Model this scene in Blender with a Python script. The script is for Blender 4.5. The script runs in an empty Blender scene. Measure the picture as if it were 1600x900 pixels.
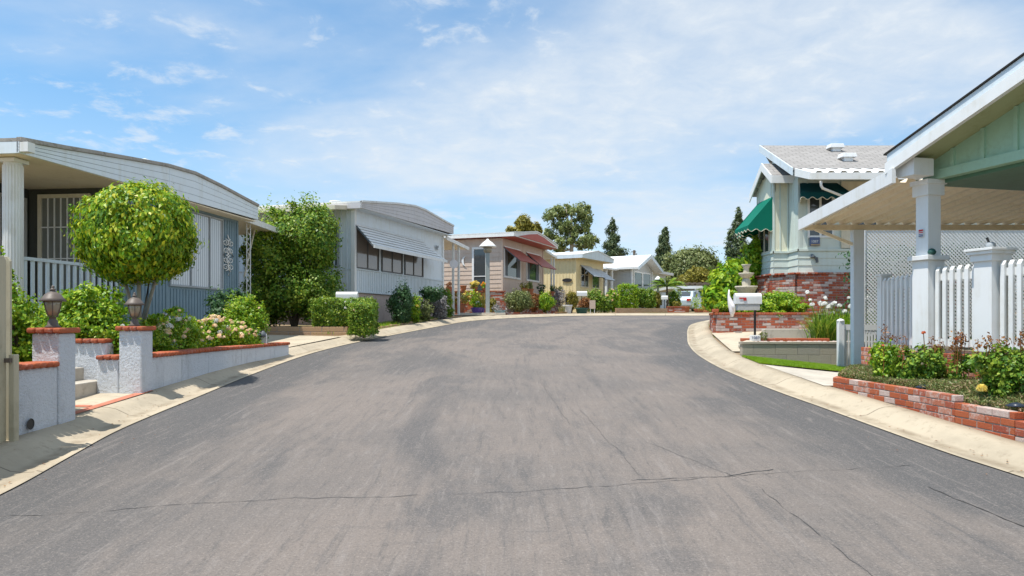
import bpy, math, random
import numpy as np
from mathutils import Vector, Matrix
random.seed(7)
sc = bpy.context.scene
col = sc.collection
R = math.radians

# ---------------------------------------------------------------- camera
F, HY, CX, EYE = 1150.0, 500.0, 800.0, 1.6
cd = bpy.data.cameras.new("camera"); cam = bpy.data.objects.new("camera", cd); col.objects.link(cam)
cd.sensor_width = 36.0; cd.lens = 36.0 * F / 1600.0; cd.shift_y = 50.0 / 1600.0
cd.clip_start = 0.1; cd.clip_end = 5000
cam.location = (0, 0, EYE); cam.rotation_euler = (R(90), 0, 0)
sc.camera = cam

# ---------------------------------------------------------------- sky and sun
SUN_EL = R(69.5); SD = Vector((-0.86, -0.51, 0)).normalized()          # horizontal direction TO the sun
world = bpy.data.worlds.new("World"); sc.world = world; world.use_nodes = True
nt = world.node_tree; nt.nodes.clear()
def wn(t, **k):
    n = nt.nodes.new(t)
    for a, b in k.items(): setattr(n, a, b)
    return n
def L(a, b): nt.links.new(a, b)
def wmath(op, a, b=None, c=None, clamp=False):
    n = wn('ShaderNodeMath', operation=op, use_clamp=clamp)
    for i, v in enumerate((a, b, c)):
        if v is None: continue
        if isinstance(v, (int, float)): n.inputs[i].default_value = v
        else: L(v, n.inputs[i])
    return n.outputs[0]
tc = wn('ShaderNodeTexCoord'); sep = wn('ShaderNodeSeparateXYZ'); L(tc.outputs['Generated'], sep.inputs[0])
X_, Y_, Z_ = sep.outputs
zc = wmath('MAXIMUM', Z_, 0.0)
cmb = wn('ShaderNodeCombineXYZ'); L(X_, cmb.inputs[0]); L(Y_, cmb.inputs[1])
L(wmath('ADD', wmath('MULTIPLY', Z_, 1.25), 0.06), cmb.inputs[2])
sky = wn('ShaderNodeTexSky', sky_type='NISHITA', sun_disc=False, sun_elevation=SUN_EL,
         sun_rotation=math.atan2(SD.x, SD.y), air_density=1.15, dust_density=0.35, ozone_density=2.6, altitude=100)
L(cmb.outputs[0], sky.inputs[0])
# clouds: a thin layer seen in perspective
den = wmath('ADD', zc, 0.16)
cp = wn('ShaderNodeCombineXYZ'); L(wmath('DIVIDE', X_, den), cp.inputs[0]); L(wmath('DIVIDE', Y_, den), cp.inputs[1])
mp = wn('ShaderNodeMapping'); mp.inputs['Rotation'].default_value = (0, 0, R(28)); mp.inputs['Scale'].default_value = (0.62, 1.05, 1)
mp.inputs['Location'].default_value = (3.1, 1.7, 0); L(cp.outputs[0], mp.inputs[0])
n1 = wn('ShaderNodeTexNoise'); n1.inputs['Scale'].default_value = 0.8; n1.inputs['Detail'].default_value = 9; n1.inputs['Roughness'].default_value = 0.5
n1.inputs['Distortion'].default_value = 0.5; L(mp.outputs[0], n1.inputs['Vector'])
n2 = wn('ShaderNodeTexNoise'); n2.inputs['Scale'].default_value = 7.5; n2.inputs['Detail'].default_value = 8; n2.inputs['Roughness'].default_value = 0.62
n2.inputs['Distortion'].default_value = 0.3; L(cp.outputs[0], n2.inputs['Vector'])
n3 = wn('ShaderNodeTexNoise'); n3.inputs['Scale'].default_value = 1.1; n3.inputs['Detail'].default_value = 3; L(cp.outputs[0], n3.inputs['Vector'])
# more cloud to the right (east) of the street axis, open blue to the west
side = wmath('MULTIPLY', wmath('ADD', X_, 0.12), 0.20)
base = wmath('ADD', n1.outputs[0], side)
veil = wn('ShaderNodeMapRange', interpolation_type='SMOOTHSTEP'); L(base, veil.inputs[0])
veil.inputs[1].default_value = 0.42; veil.inputs[2].default_value = 0.70; veil.inputs[3].default_value = 0.0; veil.inputs[4].default_value = 0.82
puff = wn('ShaderNodeMapRange', interpolation_type='SMOOTHSTEP')
L(wmath('ADD', n2.outputs[0], wmath('MULTIPLY', n3.outputs[0], 0.45)), puff.inputs[0])
puff.inputs[1].default_value = 0.76; puff.inputs[2].default_value = 0.98; puff.inputs[3].default_value = 0.0; puff.inputs[4].default_value = 0.62
hz = wn('ShaderNodeMapRange', interpolation_type='SMOOTHSTEP'); L(Z_, hz.inputs[0])
hz.inputs[1].default_value = 0.0; hz.inputs[2].default_value = 0.33; hz.inputs[3].default_value = 0.55; hz.inputs[4].default_value = 0.0
tex = wmath('MULTIPLY', veil.outputs[0], wmath('ADD', wmath('MULTIPLY', n2.outputs[0], 0.9), 0.5), clamp=True)
inv = lambda s: wmath('SUBTRACT', 1.0, s)
cov = inv(wmath('MULTIPLY', wmath('MULTIPLY', inv(tex), inv(puff.outputs[0])), inv(hz.outputs[0])))
tint = wn('ShaderNodeMix', data_type='RGBA', blend_type='MULTIPLY'); tint.inputs[0].default_value = 1.0
L(sky.outputs[0], tint.inputs[6]); tint.inputs[7].default_value = (0.78, 1.05, 1.07, 1)
mixc = wn('ShaderNodeMix', data_type='RGBA'); L(cov, mixc.inputs[0]); L(tint.outputs[2], mixc.inputs[6])
mixc.inputs[7].default_value = (4.15, 4.50, 4.85, 1)
bg = wn('ShaderNodeBackground'); L(mixc.outputs[2], bg.inputs[0]); bg.inputs[1].default_value = 0.145
wo = wn('ShaderNodeOutputWorld'); L(bg.outputs[0], wo.inputs[0])

sd = bpy.data.lights.new("sun", 'SUN'); sun = bpy.data.objects.new("sun", sd); col.objects.link(sun)
sd.energy = 4.3; sd.angle = R(0.55); sd.color = (1.0, 0.955, 0.88)
to_sun = Vector((SD.x * math.cos(SUN_EL), SD.y * math.cos(SUN_EL), math.sin(SUN_EL)))
sun.rotation_euler = to_sun.to_track_quat('Z', 'Y').to_euler(); sun.location = (0, 0, 30)
vs = sc.view_settings
vs.view_transform = 'Standard'; vs.look = 'None'; vs.exposure = 0.42; vs.gamma = 1; vs.use_curve_mapping = False
sc.cycles.max_bounces = 6; sc.cycles.diffuse_bounces = 3; sc.cycles.glossy_bounces = 2; sc.cycles.transmission_bounces = 3
sc.cycles.transparent_max_bounces = 8; sc.cycles.use_denoising = True

# ---------------------------------------------------------------- materials
MATS = {}
class NT:
    def __init__(s, name):
        s.m = bpy.data.materials.new(name); s.m.use_nodes = True; s.t = s.m.node_tree; s.t.nodes.clear()
        s.out = s.n('ShaderNodeOutputMaterial'); s.b = s.n('ShaderNodeBsdfPrincipled'); s.l(s.b.outputs[0], s.out.inputs[0])
    def n(s, t, **k):
        x = s.t.nodes.new(t)
        for a, b in k.items(): setattr(x, a, b)
        return x
    def l(s, a, b): s.t.links.new(a, b)
    def noise(s, scale, detail=5, rough=.6, dist=0, vec=None, stretch=None):
        x = s.n('ShaderNodeTexNoise'); x.inputs['Scale'].default_value = scale; x.inputs['Detail'].default_value = detail
        x.inputs['Roughness'].default_value = rough; x.inputs['Distortion'].default_value = dist
        v = vec if vec is not None else s.obj()
        if stretch:
            mpn = s.n('ShaderNodeMapping'); mpn.inputs['Scale'].default_value = stretch; s.l(v, mpn.inputs[0]); v = mpn.outputs[0]
        s.l(v, x.inputs['Vector']); return x.outputs[0]
    def obj(s):
        if not hasattr(s, '_o'): s._o = s.n('ShaderNodeTexCoord').outputs['Object']
        return s._o
    def geo(s):
        if not hasattr(s, '_g'): s._g = s.n('ShaderNodeNewGeometry')
        return s._g
    def ramp(s, f, stops):
        x = s.n('ShaderNodeValToRGB'); e = x.color_ramp.elements
        while len(e) < len(stops): e.new(0.5)
        for el, (p, c) in zip(e, stops): el.position = p; el.color = (*c, 1) if len(c) == 3 else c
        s.l(f, x.inputs[0]); return x.outputs[0]
    def mix(s, f, a, b, blend='MIX'):
        x = s.n('ShaderNodeMix', data_type='RGBA', blend_type=blend)
        for i, v in ((0, f), (6, a), (7, b)):
            if isinstance(v, (int, float)): x.inputs[i].default_value = v
            elif isinstance(v, tuple): x.inputs[i].default_value = (*v, 1)
            else: s.l(v, x.inputs[i])
        return x.outputs[2]
    def mr(s, f, a, b, c=0., d=1.):
        x = s.n('ShaderNodeMapRange', interpolation_type='SMOOTHSTEP'); s.l(f, x.inputs[0])
        for i, v in enumerate((a, b, c, d)): x.inputs[i + 1].default_value = v
        return x.outputs[0]
    def math(s, op, a, b=None):
        x = s.n('ShaderNodeMath', operation=op)
        for i, v in enumerate((a, b)):
            if v is None: continue
            if isinstance(v, (int, float)): x.inputs[i].default_value = v
            else: s.l(v, x.inputs[i])
        return x.outputs[0]
    def bump(s, h, strength=.3, dist=.01):
        x = s.n('ShaderNodeBump'); x.inputs['Strength'].default_value = strength; x.inputs['Distance'].default_value = dist
        s.l(h, x.inputs['Height']); s.l(x.outputs[0], s.b.inputs['Normal'])
    def done(s, key, color, rough=.6, spec=.5, metal=0):
        if isinstance(color, tuple): s.b.inputs['Base Color'].default_value = (*color, 1)
        else: s.l(color, s.b.inputs['Base Color'])
        if isinstance(rough, (int, float)): s.b.inputs['Roughness'].default_value = rough
        else: s.l(rough, s.b.inputs['Roughness'])
        s.b.inputs['Specular IOR Level'].default_value = spec; s.b.inputs['Metallic'].default_value = metal
        MATS[key] = s.m; return s.m

def paint(key, c, rough=.55, dirt=.16, bump=.08, spec=.35, streak=True, scale=3.0):
    """weathered paint: slight mottling, vertical run-off streaks and fine dirt"""
    t = NT(key)
    a = t.noise(scale, 6, .65); b = t.noise(scale * 3, 4, .6, stretch=(1, 1, .12)) if streak else t.noise(scale * 6, 3)
    f = t.math('MULTIPLY', t.mr(a, .35, .75), t.mr(b, .35, .7))
    dk = tuple(x * (1 - 2.2 * dirt) * k for x, k in zip(c, (1, .96, .88)))
    base = t.mix(f, c, dk)
    base = t.mix(t.math('MULTIPLY', t.noise(90, 3), .12), base, tuple(x * .7 for x in c))
    t.bump(t.noise(60, 4), bump, .004)
    return t.done(key, base, rough, spec)
paint('white', (.80, .80, .78), dirt=.07); paint('white_metal', (.78, .79, .78), .4, .08, .03)
paint('blue_siding', (.20, .29, .35), dirt=.1); paint('pale_blue', (.64, .71, .75), dirt=.08)
paint('fascia_white', (.77, .84, .88), dirt=.06); paint('h2_white', (.72, .78, .82), dirt=.07); paint('h2_fascia', (.60, .575, .575), dirt=.08); paint('h2_skirt', (.52, .42, .38), .8, .12)
paint('h3_pink', (.60, .47, .375), dirt=.1); paint('h3_red', (.44, .09, .06), dirt=.1)
paint('h4_yellow', (.78, .64, .36), dirt=.1); paint('h5_grey', (.50, .50, .48), dirt=.1)
paint('cream', (.70, .64, .50), dirt=.1); paint('tan_under', (.90, .78, .58), .5, .08, .03, streak=False)
paint('r2_green', (.62, .68, .62), dirt=.06); paint('r2_cream', (.78, .75, .58), dirt=.06)
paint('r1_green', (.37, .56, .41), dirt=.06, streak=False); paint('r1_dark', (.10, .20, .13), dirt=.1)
paint('r1_soffit', (.40, .42, .24), dirt=.1, streak=False)
paint('beige', (.50, .45, .32), .6, .2, .1); paint('dark_trim', (.12, .12, .12), .5, .1)
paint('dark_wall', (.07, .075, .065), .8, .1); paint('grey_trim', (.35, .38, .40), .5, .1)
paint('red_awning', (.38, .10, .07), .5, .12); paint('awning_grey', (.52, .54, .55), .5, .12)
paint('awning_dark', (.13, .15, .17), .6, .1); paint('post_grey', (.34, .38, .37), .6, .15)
paint('black_metal', (.035, .035, .035), .45, .1); paint('bronze', (.14, .11, .09), .5, .2, .2)
paint('terracotta', (.50, .17, .08), .8, .15, .15); paint('purple_pot', (.13, .07, .30), .4, .1)
paint('blue_pot', (.25, .38, .42), .6, .1); paint('white_pot', (.72, .70, .66), .7, .1)
paint('green_pot', (.03, .10, .08), .5, .1); paint('red_flag', (.55, .03, .03), .5, .08)
paint('wood', (.46, .33, .19), .8, .2, .3); paint('bark', (.17, .13, .095), .9, .2, .8, scale=9)
paint('pale_bark', (.42, .36, .28), .9, .25, .5, scale=6); paint('stone', (.55, .49, .38), .85, .22, .4, scale=8)
paint('solar_black', (.03, .04, .06), .3, .1); paint('car_paint', (.50, .60, .66), .25, .03, .0, spec=.6)
paint('tyre', (.03, .03, .03), .8, .1); paint('soil', (.16, .11, .07), 1, .2, .6, streak=False, scale=8)
paint('ornament_white', (.82, .78, .78), .5, .05); paint('plate_blue', (.10, .14, .25), .5, .05)
paint('vent_white', (.75, .76, .76), .45, .1)

paint('screen_mesh', (.20, .21, .19), .7, .12)
def stucco(key, c):
    t = NT(key)
    a = t.noise(1.6, 6, .6); s_ = t.noise(5, 5, .7, stretch=(1, 1, .18))
    st = t.math('MULTIPLY', t.mr(a, .42, .68), t.mr(s_, .45, .7))
    base = t.mix(t.math('MULTIPLY', st, .8), c, tuple(x * .45 for x in c))
    sp = t.mr(t.noise(22, 6, .75), .66, .74)
    base = t.mix(t.math('MULTIPLY', sp, .5), base, (.30, .27, .24))
    h = t.math('ADD', t.noise(38, 5, .7), t.math('MULTIPLY', t.noise(9, 3), .6))
    t.bump(h, .95, .035)
    return t.done(key, base, .9, .2)
stucco('stucco', (.72, .75, .79))

def bricks(key, stops, white=.35):
    t = NT(key); r = t.geo().outputs['Random Per Island']
    c = t.ramp(r, stops); t.t.nodes[-1]
    w = t.mr(t.math('ADD', t.math('MULTIPLY', t.noise(16, 6, .75), 1.0), t.math('MULTIPLY', r, .25)), .66, .80, 0, white * 2)
    c = t.mix(w, c, (.66, .58, .52))
    c = t.mix(t.math('MULTIPLY', t.noise(45, 4, .7), .45), c, (.16, .05, .03))
    t.bump(t.noise(55, 5, .7), .7, .008)
    return t.done(key, c, .92, .2)
bricks('brick', [(0, (.42, .10, .045)), (.35, (.50, .145, .06)), (.6, (.36, .085, .05)), (.84, (.52, .20, .12)), (.90, (.62, .46, .40)), (1, (.62, .50, .44))], .30)
bricks('brick_old', [(0, (.42, .10, .055)), (.3, (.50, .13, .06)), (.5, (.30, .08, .06)), (.66, (.46, .18, .12)), (.74, (.56, .42, .38)), (1, (.62, .54, .50))], .45)
bricks('brick_cap', [(0, (.44, .11, .05)), (.5, (.52, .15, .07)), (1, (.40, .10, .06))], .10)
bricks('block', [(0, (.45, .42, .33)), (.5, (.50, .46, .36)), (1, (.42, .40, .33))], .05)
bricks('tan_brick', [(0, (.50, .34, .20)), (.5, (.58, .40, .24)), (1, (.45, .29, .17))], .10)
paint('mortar', (.34, .30, .27), .95, .2, .5, streak=False)
paint('tile_red', (.52, .19, .12), .85, .15, .2, streak=False)

def concrete(key, c, joints=True):
    t = NT(key)
    base = t.mix(t.mr(t.noise(1.1, 7, .65), .38, .68), c, tuple(x * .76 for x in c))
    base = t.mix(t.mr(t.noise(9, 7, .78), .52, .70, 0, .6), base, (.25, .20, .14))
    if joints:
        uv = t.n('ShaderNodeUVMap'); sp = t.n('ShaderNodeSeparateXYZ'); t.l(uv.outputs[0], sp.inputs[0])
        u = t.math('ADD', sp.outputs[0], t.math('MULTIPLY', t.noise(6, 3), .03))
        d = t.math('ABSOLUTE', t.math('SUBTRACT', t.math('FRACT', t.math('DIVIDE', u, 2.4)), .5))
        j = t.mr(d, .0022, .0058, 1, 0)
        base = t.mix(t.math('MULTIPLY', j, .8), base, (.10, .08, .06))
        v = sp.outputs[1]                                      # dirt gathered in the gutter pan
        gt = t.math('MULTIPLY', t.mr(t.math('ABSOLUTE', t.math('SUBTRACT', v, .15)), .01, .09, 1, 0), t.mr(t.noise(3, 5), .35, .65))
        base = t.mix(t.math('MULTIPLY', gt, .85), base, (.24, .19, .13))
    base = t.mix(t.math('MULTIPLY', t.noise(160, 2), .35), base, tuple(x * .62 for x in c))
    t.bump(t.noise(110, 4), .25, .004)
    return t.done(key, base, .9, .2)
concrete('concrete', (.50, .425, .315)); concrete('concrete_plain', (.56, .48, .36), False); concrete('concrete_pale', (.58, .53, .45), False)

def asphalt():
    t = NT('asphalt'); P = t.geo().outputs['Position']
    pale = t.mix(t.mr(t.noise(.5, 6, .6, vec=P), .35, .7), (.198, .167, .145), (.152, .135, .123))
    # sealed, darker patches and bands, stretched along the street
    a1 = t.noise(.42, 5, .62, .8, vec=P, stretch=(1, .45, 1)); a2 = t.noise(1.5, 6, .7, .5, vec=P, stretch=(1.0, .35, 1))
    at = t.n('ShaderNodeAttribute', attribute_name='edge'); e = at.outputs['Fac']
    eb = t.mr(t.math('ADD', e, t.math('MULTIPLY', t.math('SUBTRACT', a1, .5), 3.2)), .55, 1.25, 1, 0)
    pt = t.mr(t.math('ADD', t.math('MULTIPLY', a1, .75), t.math('MULTIPLY', a2, .35)), .545, .63)
    dk = t.math('MAXIMUM', eb, t.math('MULTIPLY', pt, .60))
    c = t.mix(t.math('MULTIPLY', dk, .92), pale, (.092, .090, .090))
    # brushed streaks left by the squeegee and by tyres
    s1 = t.noise(2.2, 7, .75, 1.2, vec=P, stretch=(2.6, .16, 1)); s2 = t.noise(3.0, 6, .7, 1.0, vec=P, stretch=(.25, 2.2, 1))
    c = t.mix(t.mr(s1, .50, .74, 0, .42), c, (.086, .086, .090))
    c = t.mix(t.mr(s2, .56, .76, 0, .30), c, (.100, .098, .098))
    c = t.mix(t.mr(s1, .30, .46, .30, 0), c, (.230, .205, .190))
    s3 = t.noise(9.0, 6, .75, .6, vec=P, stretch=(1.6, .14, 1)); s4 = t.noise(7.0, 5, .75, .8, vec=P, stretch=(.22, 1.8, 1))
    c = t.mix(t.mr(s3, .52, .68, 0, .50), c, (.085, .084, .084)); c = t.mix(t.mr(s3, .32, .47, .5, 0), c, (.245, .218, .198))
    c = t.mix(t.mr(s4, .54, .72, 0, .26), c, (.092, .090, .090))
    tr = t.n('ShaderNodeAttribute', attribute_name='track'); tw = t.mr(t.math('ADD', tr.outputs['Fac'], t.math('MULTIPLY', t.math('SUBTRACT', a2, .5), 1.1)), .03, .26, 1, 0)
    c = t.mix(t.math('MULTIPLY', tw, .38), c, (.090, .088, .088))
    # aggregate
    g1 = t.noise(70, 3, .8, vec=P); g2 = t.noise(26, 5, .8, vec=P)
    c = t.mix(t.mr(g1, .53, .70, 0, .5), c, (.36, .31, .27))
    c = t.mix(t.mr(g1, .32, .45, .5, 0), c, (.045, .045, .045))
    c = t.mix(t.mr(g2, .55, .72, 0, .45), c, (.30, .26, .23))
    c = t.mix(t.mr(g2, .30, .45, .28, 0), c, (.06, .06, .06))
    t.bump(t.math('ADD', t.noise(95, 3, .7, vec=P), g2), .38, .010)
    t.done('asphalt', c, .88, .28)
asphalt()
def ground():
    t = NT('ground'); P = t.geo().outputs['Position']
    c = t.ramp(t.noise(.7, 7, .7, vec=P), [(0, (.18, .13, .08)), (.5, (.28, .21, .14)), (.62, (.14, .15, .05)), (1, (.30, .25, .17))])
    t.bump(t.noise(12, 6, .7, vec=P), .6, .03); t.done('ground', c, 1, .1)
ground()
def roof_shingle(key, c):
    t = NT(key); m = t.n('ShaderNodeTexBrick'); m.inputs['Scale'].default_value = 1; m.offset = .5
    m.inputs['Color1'].default_value = (*c, 1); m.inputs['Color2'].default_value = (*[x * .82 for x in c], 1); m.inputs['Mortar'].default_value = (*[x * .42 for x in c], 1)
    m.inputs['Brick Width'].default_value = .32; m.inputs['Row Height'].default_value = .17; m.inputs['Mortar Size'].default_value = .010
    uv = t.n('ShaderNodeUVMap'); t.l(uv.outputs[0], m.inputs['Vector'])
    b = t.mix(t.math('MULTIPLY', t.noise(40, 4), .3), m.outputs[0], tuple(x * .6 for x in c))
    t.bump(m.outputs['Fac'], .5, -.01); t.done(key, b, .9, .2)
roof_shingle('shingle', (.37, .35, .33)); roof_shingle('dark_shingle', (.07, .065, .06))
paint('roof_old', (.40, .37, .33), .8, .25, .3, streak=False); paint('roof_white', (.74, .74, .72), .6, .15, .1, streak=False)
def glass(key, c, rough=.06, spec=.9):
    t = NT(key); t.bump(t.noise(1.4, 2), .05, .02); return t.done(key, c, rough, spec)
glass('curtained', (.22, .19, .165), .08); glass('glass', (.05, .06, .065)); glass('glass_green', (.05, .10, .08)); glass('lamp_glass', (.30, .26, .18), .15)
def blinds():
    t = NT('blinds'); w = t.n('ShaderNodeTexWave', wave_type='BANDS', bands_direction='X'); w.inputs['Scale'].default_value = 3.6; w.inputs['Distortion'].default_value = .8
    w.inputs['Detail'].default_value = 2; t.l(t.obj(), w.inputs[0])
    c = t.mix(w.outputs['Fac'], (.30, .33, .37), (.60, .64, .66)); t.done('blinds', c, .12, .8)
blinds()
def leafmat(key, stops, trans=.26, rough=.45, spec=.35):
    t = NT(key); r = t.geo().outputs['Random Per Island']
    c = t.ramp(t.math('ADD', t.math('MULTIPLY', r, .62), t.math('MULTIPLY', t.noise(2.6, 4, .6), .5)), stops)
    t.done(key, c, rough, spec)
    tr = t.n('ShaderNodeBsdfTranslucent'); hs = t.n('ShaderNodeHueSaturation'); hs.inputs['Value'].default_value = 1.35; hs.inputs['Hue'].default_value = .488
    t.l(c, hs.inputs['Color']); t.l(hs.outputs[0], tr.inputs[0])
    ms = t.n('ShaderNodeMixShader'); ms.inputs[0].default_value = trans
    t.l(t.b.outputs[0], ms.inputs[1]); t.l(tr.outputs[0], ms.inputs[2]); t.l(ms.outputs[0], t.out.inputs[0])
leafmat('leaf_lime', [(.15, (.04, .12, .01)), (.38, (.11, .26, .01)), (.62, (.27, .43, .015)), (.92, (.64, .58, .03))])
leafmat('leaf_bright', [(.15, (.05, .15, .01)), (.45, (.15, .33, .012)), (.82, (.42, .52, .03))])
leafmat('leaf_mid', [(.15, (.04, .12, .012)), (.5, (.12, .25, .02)), (.85, (.36, .44, .05))])
leafmat('leaf_dark', [(.15, (.02, .06, .02)), (.5, (.04, .11, .035)), (.9, (.10, .19, .07))])
leafmat('leaf_olive', [(.15, (.07, .10, .03)), (.5, (.16, .20, .06)), (.9, (.30, .32, .12))])
leafmat('leaf_euc', [(.15, (.08, .12, .04)), (.5, (.20, .26, .08)), (.9, (.40, .42, .16))])
leafmat('leaf_conifer', [(.15, (.04, .07, .035)), (.5, (.09, .14, .06)), (.9, (.20, .23, .10))], .2)
leafmat('leaf_yellow', [(.15, (.12, .12, .02)), (.5, (.24, .22, .03)), (.9, (.40, .34, .06))])
leafmat('leaf_russet', [(.15, (.10, .04, .015)), (.5, (.25, .10, .03)), (.9, (.40, .20, .06))])
leafmat('leaf_dry', [(.15, (.07, .13, .03)), (.5, (.17, .22, .06)), (.72, (.28, .24, .10)), (.95, (.42, .26, .18))], .25)
leafmat('grass', [(.15, (.11, .25, .01)), (.5, (.20, .38, .015)), (.9, (.34, .46, .03))], .3)
leafmat('leaf_silver', [(.15, (.16, .16, .14)), (.5, (.26, .24, .24)), (.9, (.36, .34, .32))], .2)
leafmat('petal_white', [(.1, (.75, .74, .68)), (.9, (.85, .85, .82))], .3); leafmat('petal_peach', [(.1, (.84, .52, .26)), (.5, (.88, .68, .42)), (.9, (.90, .82, .62))], .3)
leafmat('petal_yellow', [(.1, (.78, .60, .08)), (.9, (.85, .75, .25))], .3); leafmat('petal_red', [(.1, (.50, .06, .03)), (.9, (.65, .20, .06))], .3)
leafmat('petal_orange', [(.1, (.75, .28, .02)), (.9, (.80, .45, .04))], .3)

# ---------------------------------------------------------------- object helpers
def props(o, label=None, cat=None, group=None, kind=None):
    if label: o['label'] = label
    if cat: o['category'] = cat
    if group: o['group'] = group
    if kind: o['kind'] = kind
    return o
def thing(name, label, cat, loc, rz=0, group=None):
    o = bpy.data.objects.new(name, None); col.objects.link(o); o.empty_display_size = .2
    o.location = loc; o.rotation_euler = (0, 0, rz); return props(o, label, cat, group)
def topmat(p):
    chain = []
    while p is not None: chain.append(p); p = p.parent
    r = chain[-1]; return r, Matrix.Translation(r.location) @ Matrix.Rotation(r.rotation_euler.z, 4, 'Z')
class MB:
    def __init__(s): s.v = []; s.f = []; s.uv = None
    def add(s, vs, fs):
        o = len(s.v); s.v += [tuple(x) for x in vs]; s.f += [tuple(i + o for i in f) for f in fs]; return s
    def box(s, x0, x1, y0, y1, z0, z1):
        if x0 > x1: x0, x1 = x1, x0
        if y0 > y1: y0, y1 = y1, y0
        if z0 > z1: z0, z1 = z1, z0
        return s.add([(x0, y0, z0), (x1, y0, z0), (x1, y1, z0), (x0, y1, z0), (x0, y0, z1), (x1, y0, z1), (x1, y1, z1), (x0, y1, z1)],
                     [(0, 3, 2, 1), (4, 5, 6, 7), (0, 1, 5, 4), (1, 2, 6, 5), (2, 3, 7, 6), (3, 0, 4, 7)])
    def obox(s, c, ax, hx, ay, hy, az, hz):
        c = Vector(c); ax = Vector(ax) * hx; ay = Vector(ay) * hy; az = Vector(az) * hz
        p = [c + a * ax + b * ay + d * az for d in (-1, 1) for a, b in ((-1, -1), (1, -1), (1, 1), (-1, 1))]
        return s.add(p, [(0, 3, 2, 1), (4, 5, 6, 7), (0, 1, 5, 4), (1, 2, 6, 5), (2, 3, 7, 6), (3, 0, 4, 7)])
    def bar(s, a, b, w, h=None, up=(0, 0, 1)):
        a, b = Vector(a), Vector(b); d = (b - a); ln = d.length; d.normalize(); u = Vector(up)
        sdv = d.cross(u)
        if sdv.length < 1e-4: sdv = d.cross(Vector((1, 0, 0)))
        sdv.normalize(); u = sdv.cross(d)
        return s.obox((a + b) / 2, d, ln / 2, sdv, w / 2, u, (h or w) / 2)
    def prism(s, poly, ext):
        n = len(poly); e = Vector(ext)
        vs = [Vector(p) for p in poly] + [Vector(p) + e for p in poly]
        return s.add(vs, [tuple(range(n))[::-1], tuple(range(n, 2 * n))] + [(i, (i + 1) % n, n + (i + 1) % n, n + i) for i in range(n)])
    def tube(s, pts, r, n=6, cap=True):
        pts = [Vector(p) for p in pts]; k = len(pts); rr = r if isinstance(r, (list, tuple)) else [r] * k
        vs = []; ref = Vector((0, 0, 1))
        for i, p in enumerate(pts):
            d = (pts[min(i + 1, k - 1)] - pts[max(i - 1, 0)]).normalized()
            a = d.cross(ref)
            if a.length < .1: a = d.cross(Vector((1, 0, 0)))
            a.normalize(); b = d.cross(a)
            for j in range(n):
                t = 2 * math.pi * j / n; vs.append(p + (a * math.cos(t) + b * math.sin(t)) * rr[i])
        fs = [(i * n + j, i * n + (j + 1) % n, (i + 1) * n + (j + 1) % n, (i + 1) * n + j) for i in range(k - 1) for j in range(n)]
        if cap: fs += [tuple(range(n))[::-1], tuple(range((k - 1) * n, k * n))]
        return s.add(vs, fs)
    def lathe(s, c, prof, n=16):
        c = Vector(c); vs = []; k = len(prof)
        for r, z in prof:
            for j in range(n):
                t = 2 * math.pi * j / n; vs.append(c + Vector((r * math.cos(t), r * math.sin(t), z)))
        fs = [(i * n + j, i * n + (j + 1) % n, (i + 1) * n + (j + 1) % n, (i + 1) * n + j) for i in range(k - 1) for j in range(n)]
        fs += [tuple(range(n))[::-1], tuple(range((k - 1) * n, k * n))]
        return s.add(vs, fs)
    def build(s, name, mat, parent=None, mode='w', smooth=False, bevel=0, auto=False):
        me = bpy.data.meshes.new(name); vs = s.v
        loc = None
        if parent is not None:
            root, M = topmat(parent)
            if mode == 'w': Mi = M.inverted(); vs = [tuple(Mi @ Vector(v)) for v in vs]
            elif mode == 'h': z = root.location.z; vs = [(x, y, w - z) for x, y, w in vs]
        else:
            # a thing made of one mesh: origin at its base
            xs = [v[0] for v in vs]; ys = [v[1] for v in vs]; zs = [v[2] for v in vs]
            loc = ((min(xs) + max(xs)) / 2, (min(ys) + max(ys)) / 2, min(zs)); vs = [(a - loc[0], b - loc[1], c - loc[2]) for a, b, c in vs]
        me.from_pydata(vs, [], s.f)
        if s.uv is not None:
            ul = me.uv_layers.new(name='UVMap')
            for p in me.polygons:
                for li in p.loop_indices: ul.data[li].uv = s.uv[me.loops[li].vertex_index]
        me.materials.append(MATS[mat] if isinstance(mat, str) else mat)
        me.update()
        if smooth: me.polygons.foreach_set('use_smooth', [True] * len(me.polygons))
        o = bpy.data.objects.new(name, me); col.objects.link(o)
        if parent is not None: o.parent = parent
        elif loc: o.location = loc
        if bevel:
            bv = o.modifiers.new('bevel', 'BEVEL'); bv.width = bevel; bv.segments = 2; bv.limit_method = 'ANGLE'
        return o
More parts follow.
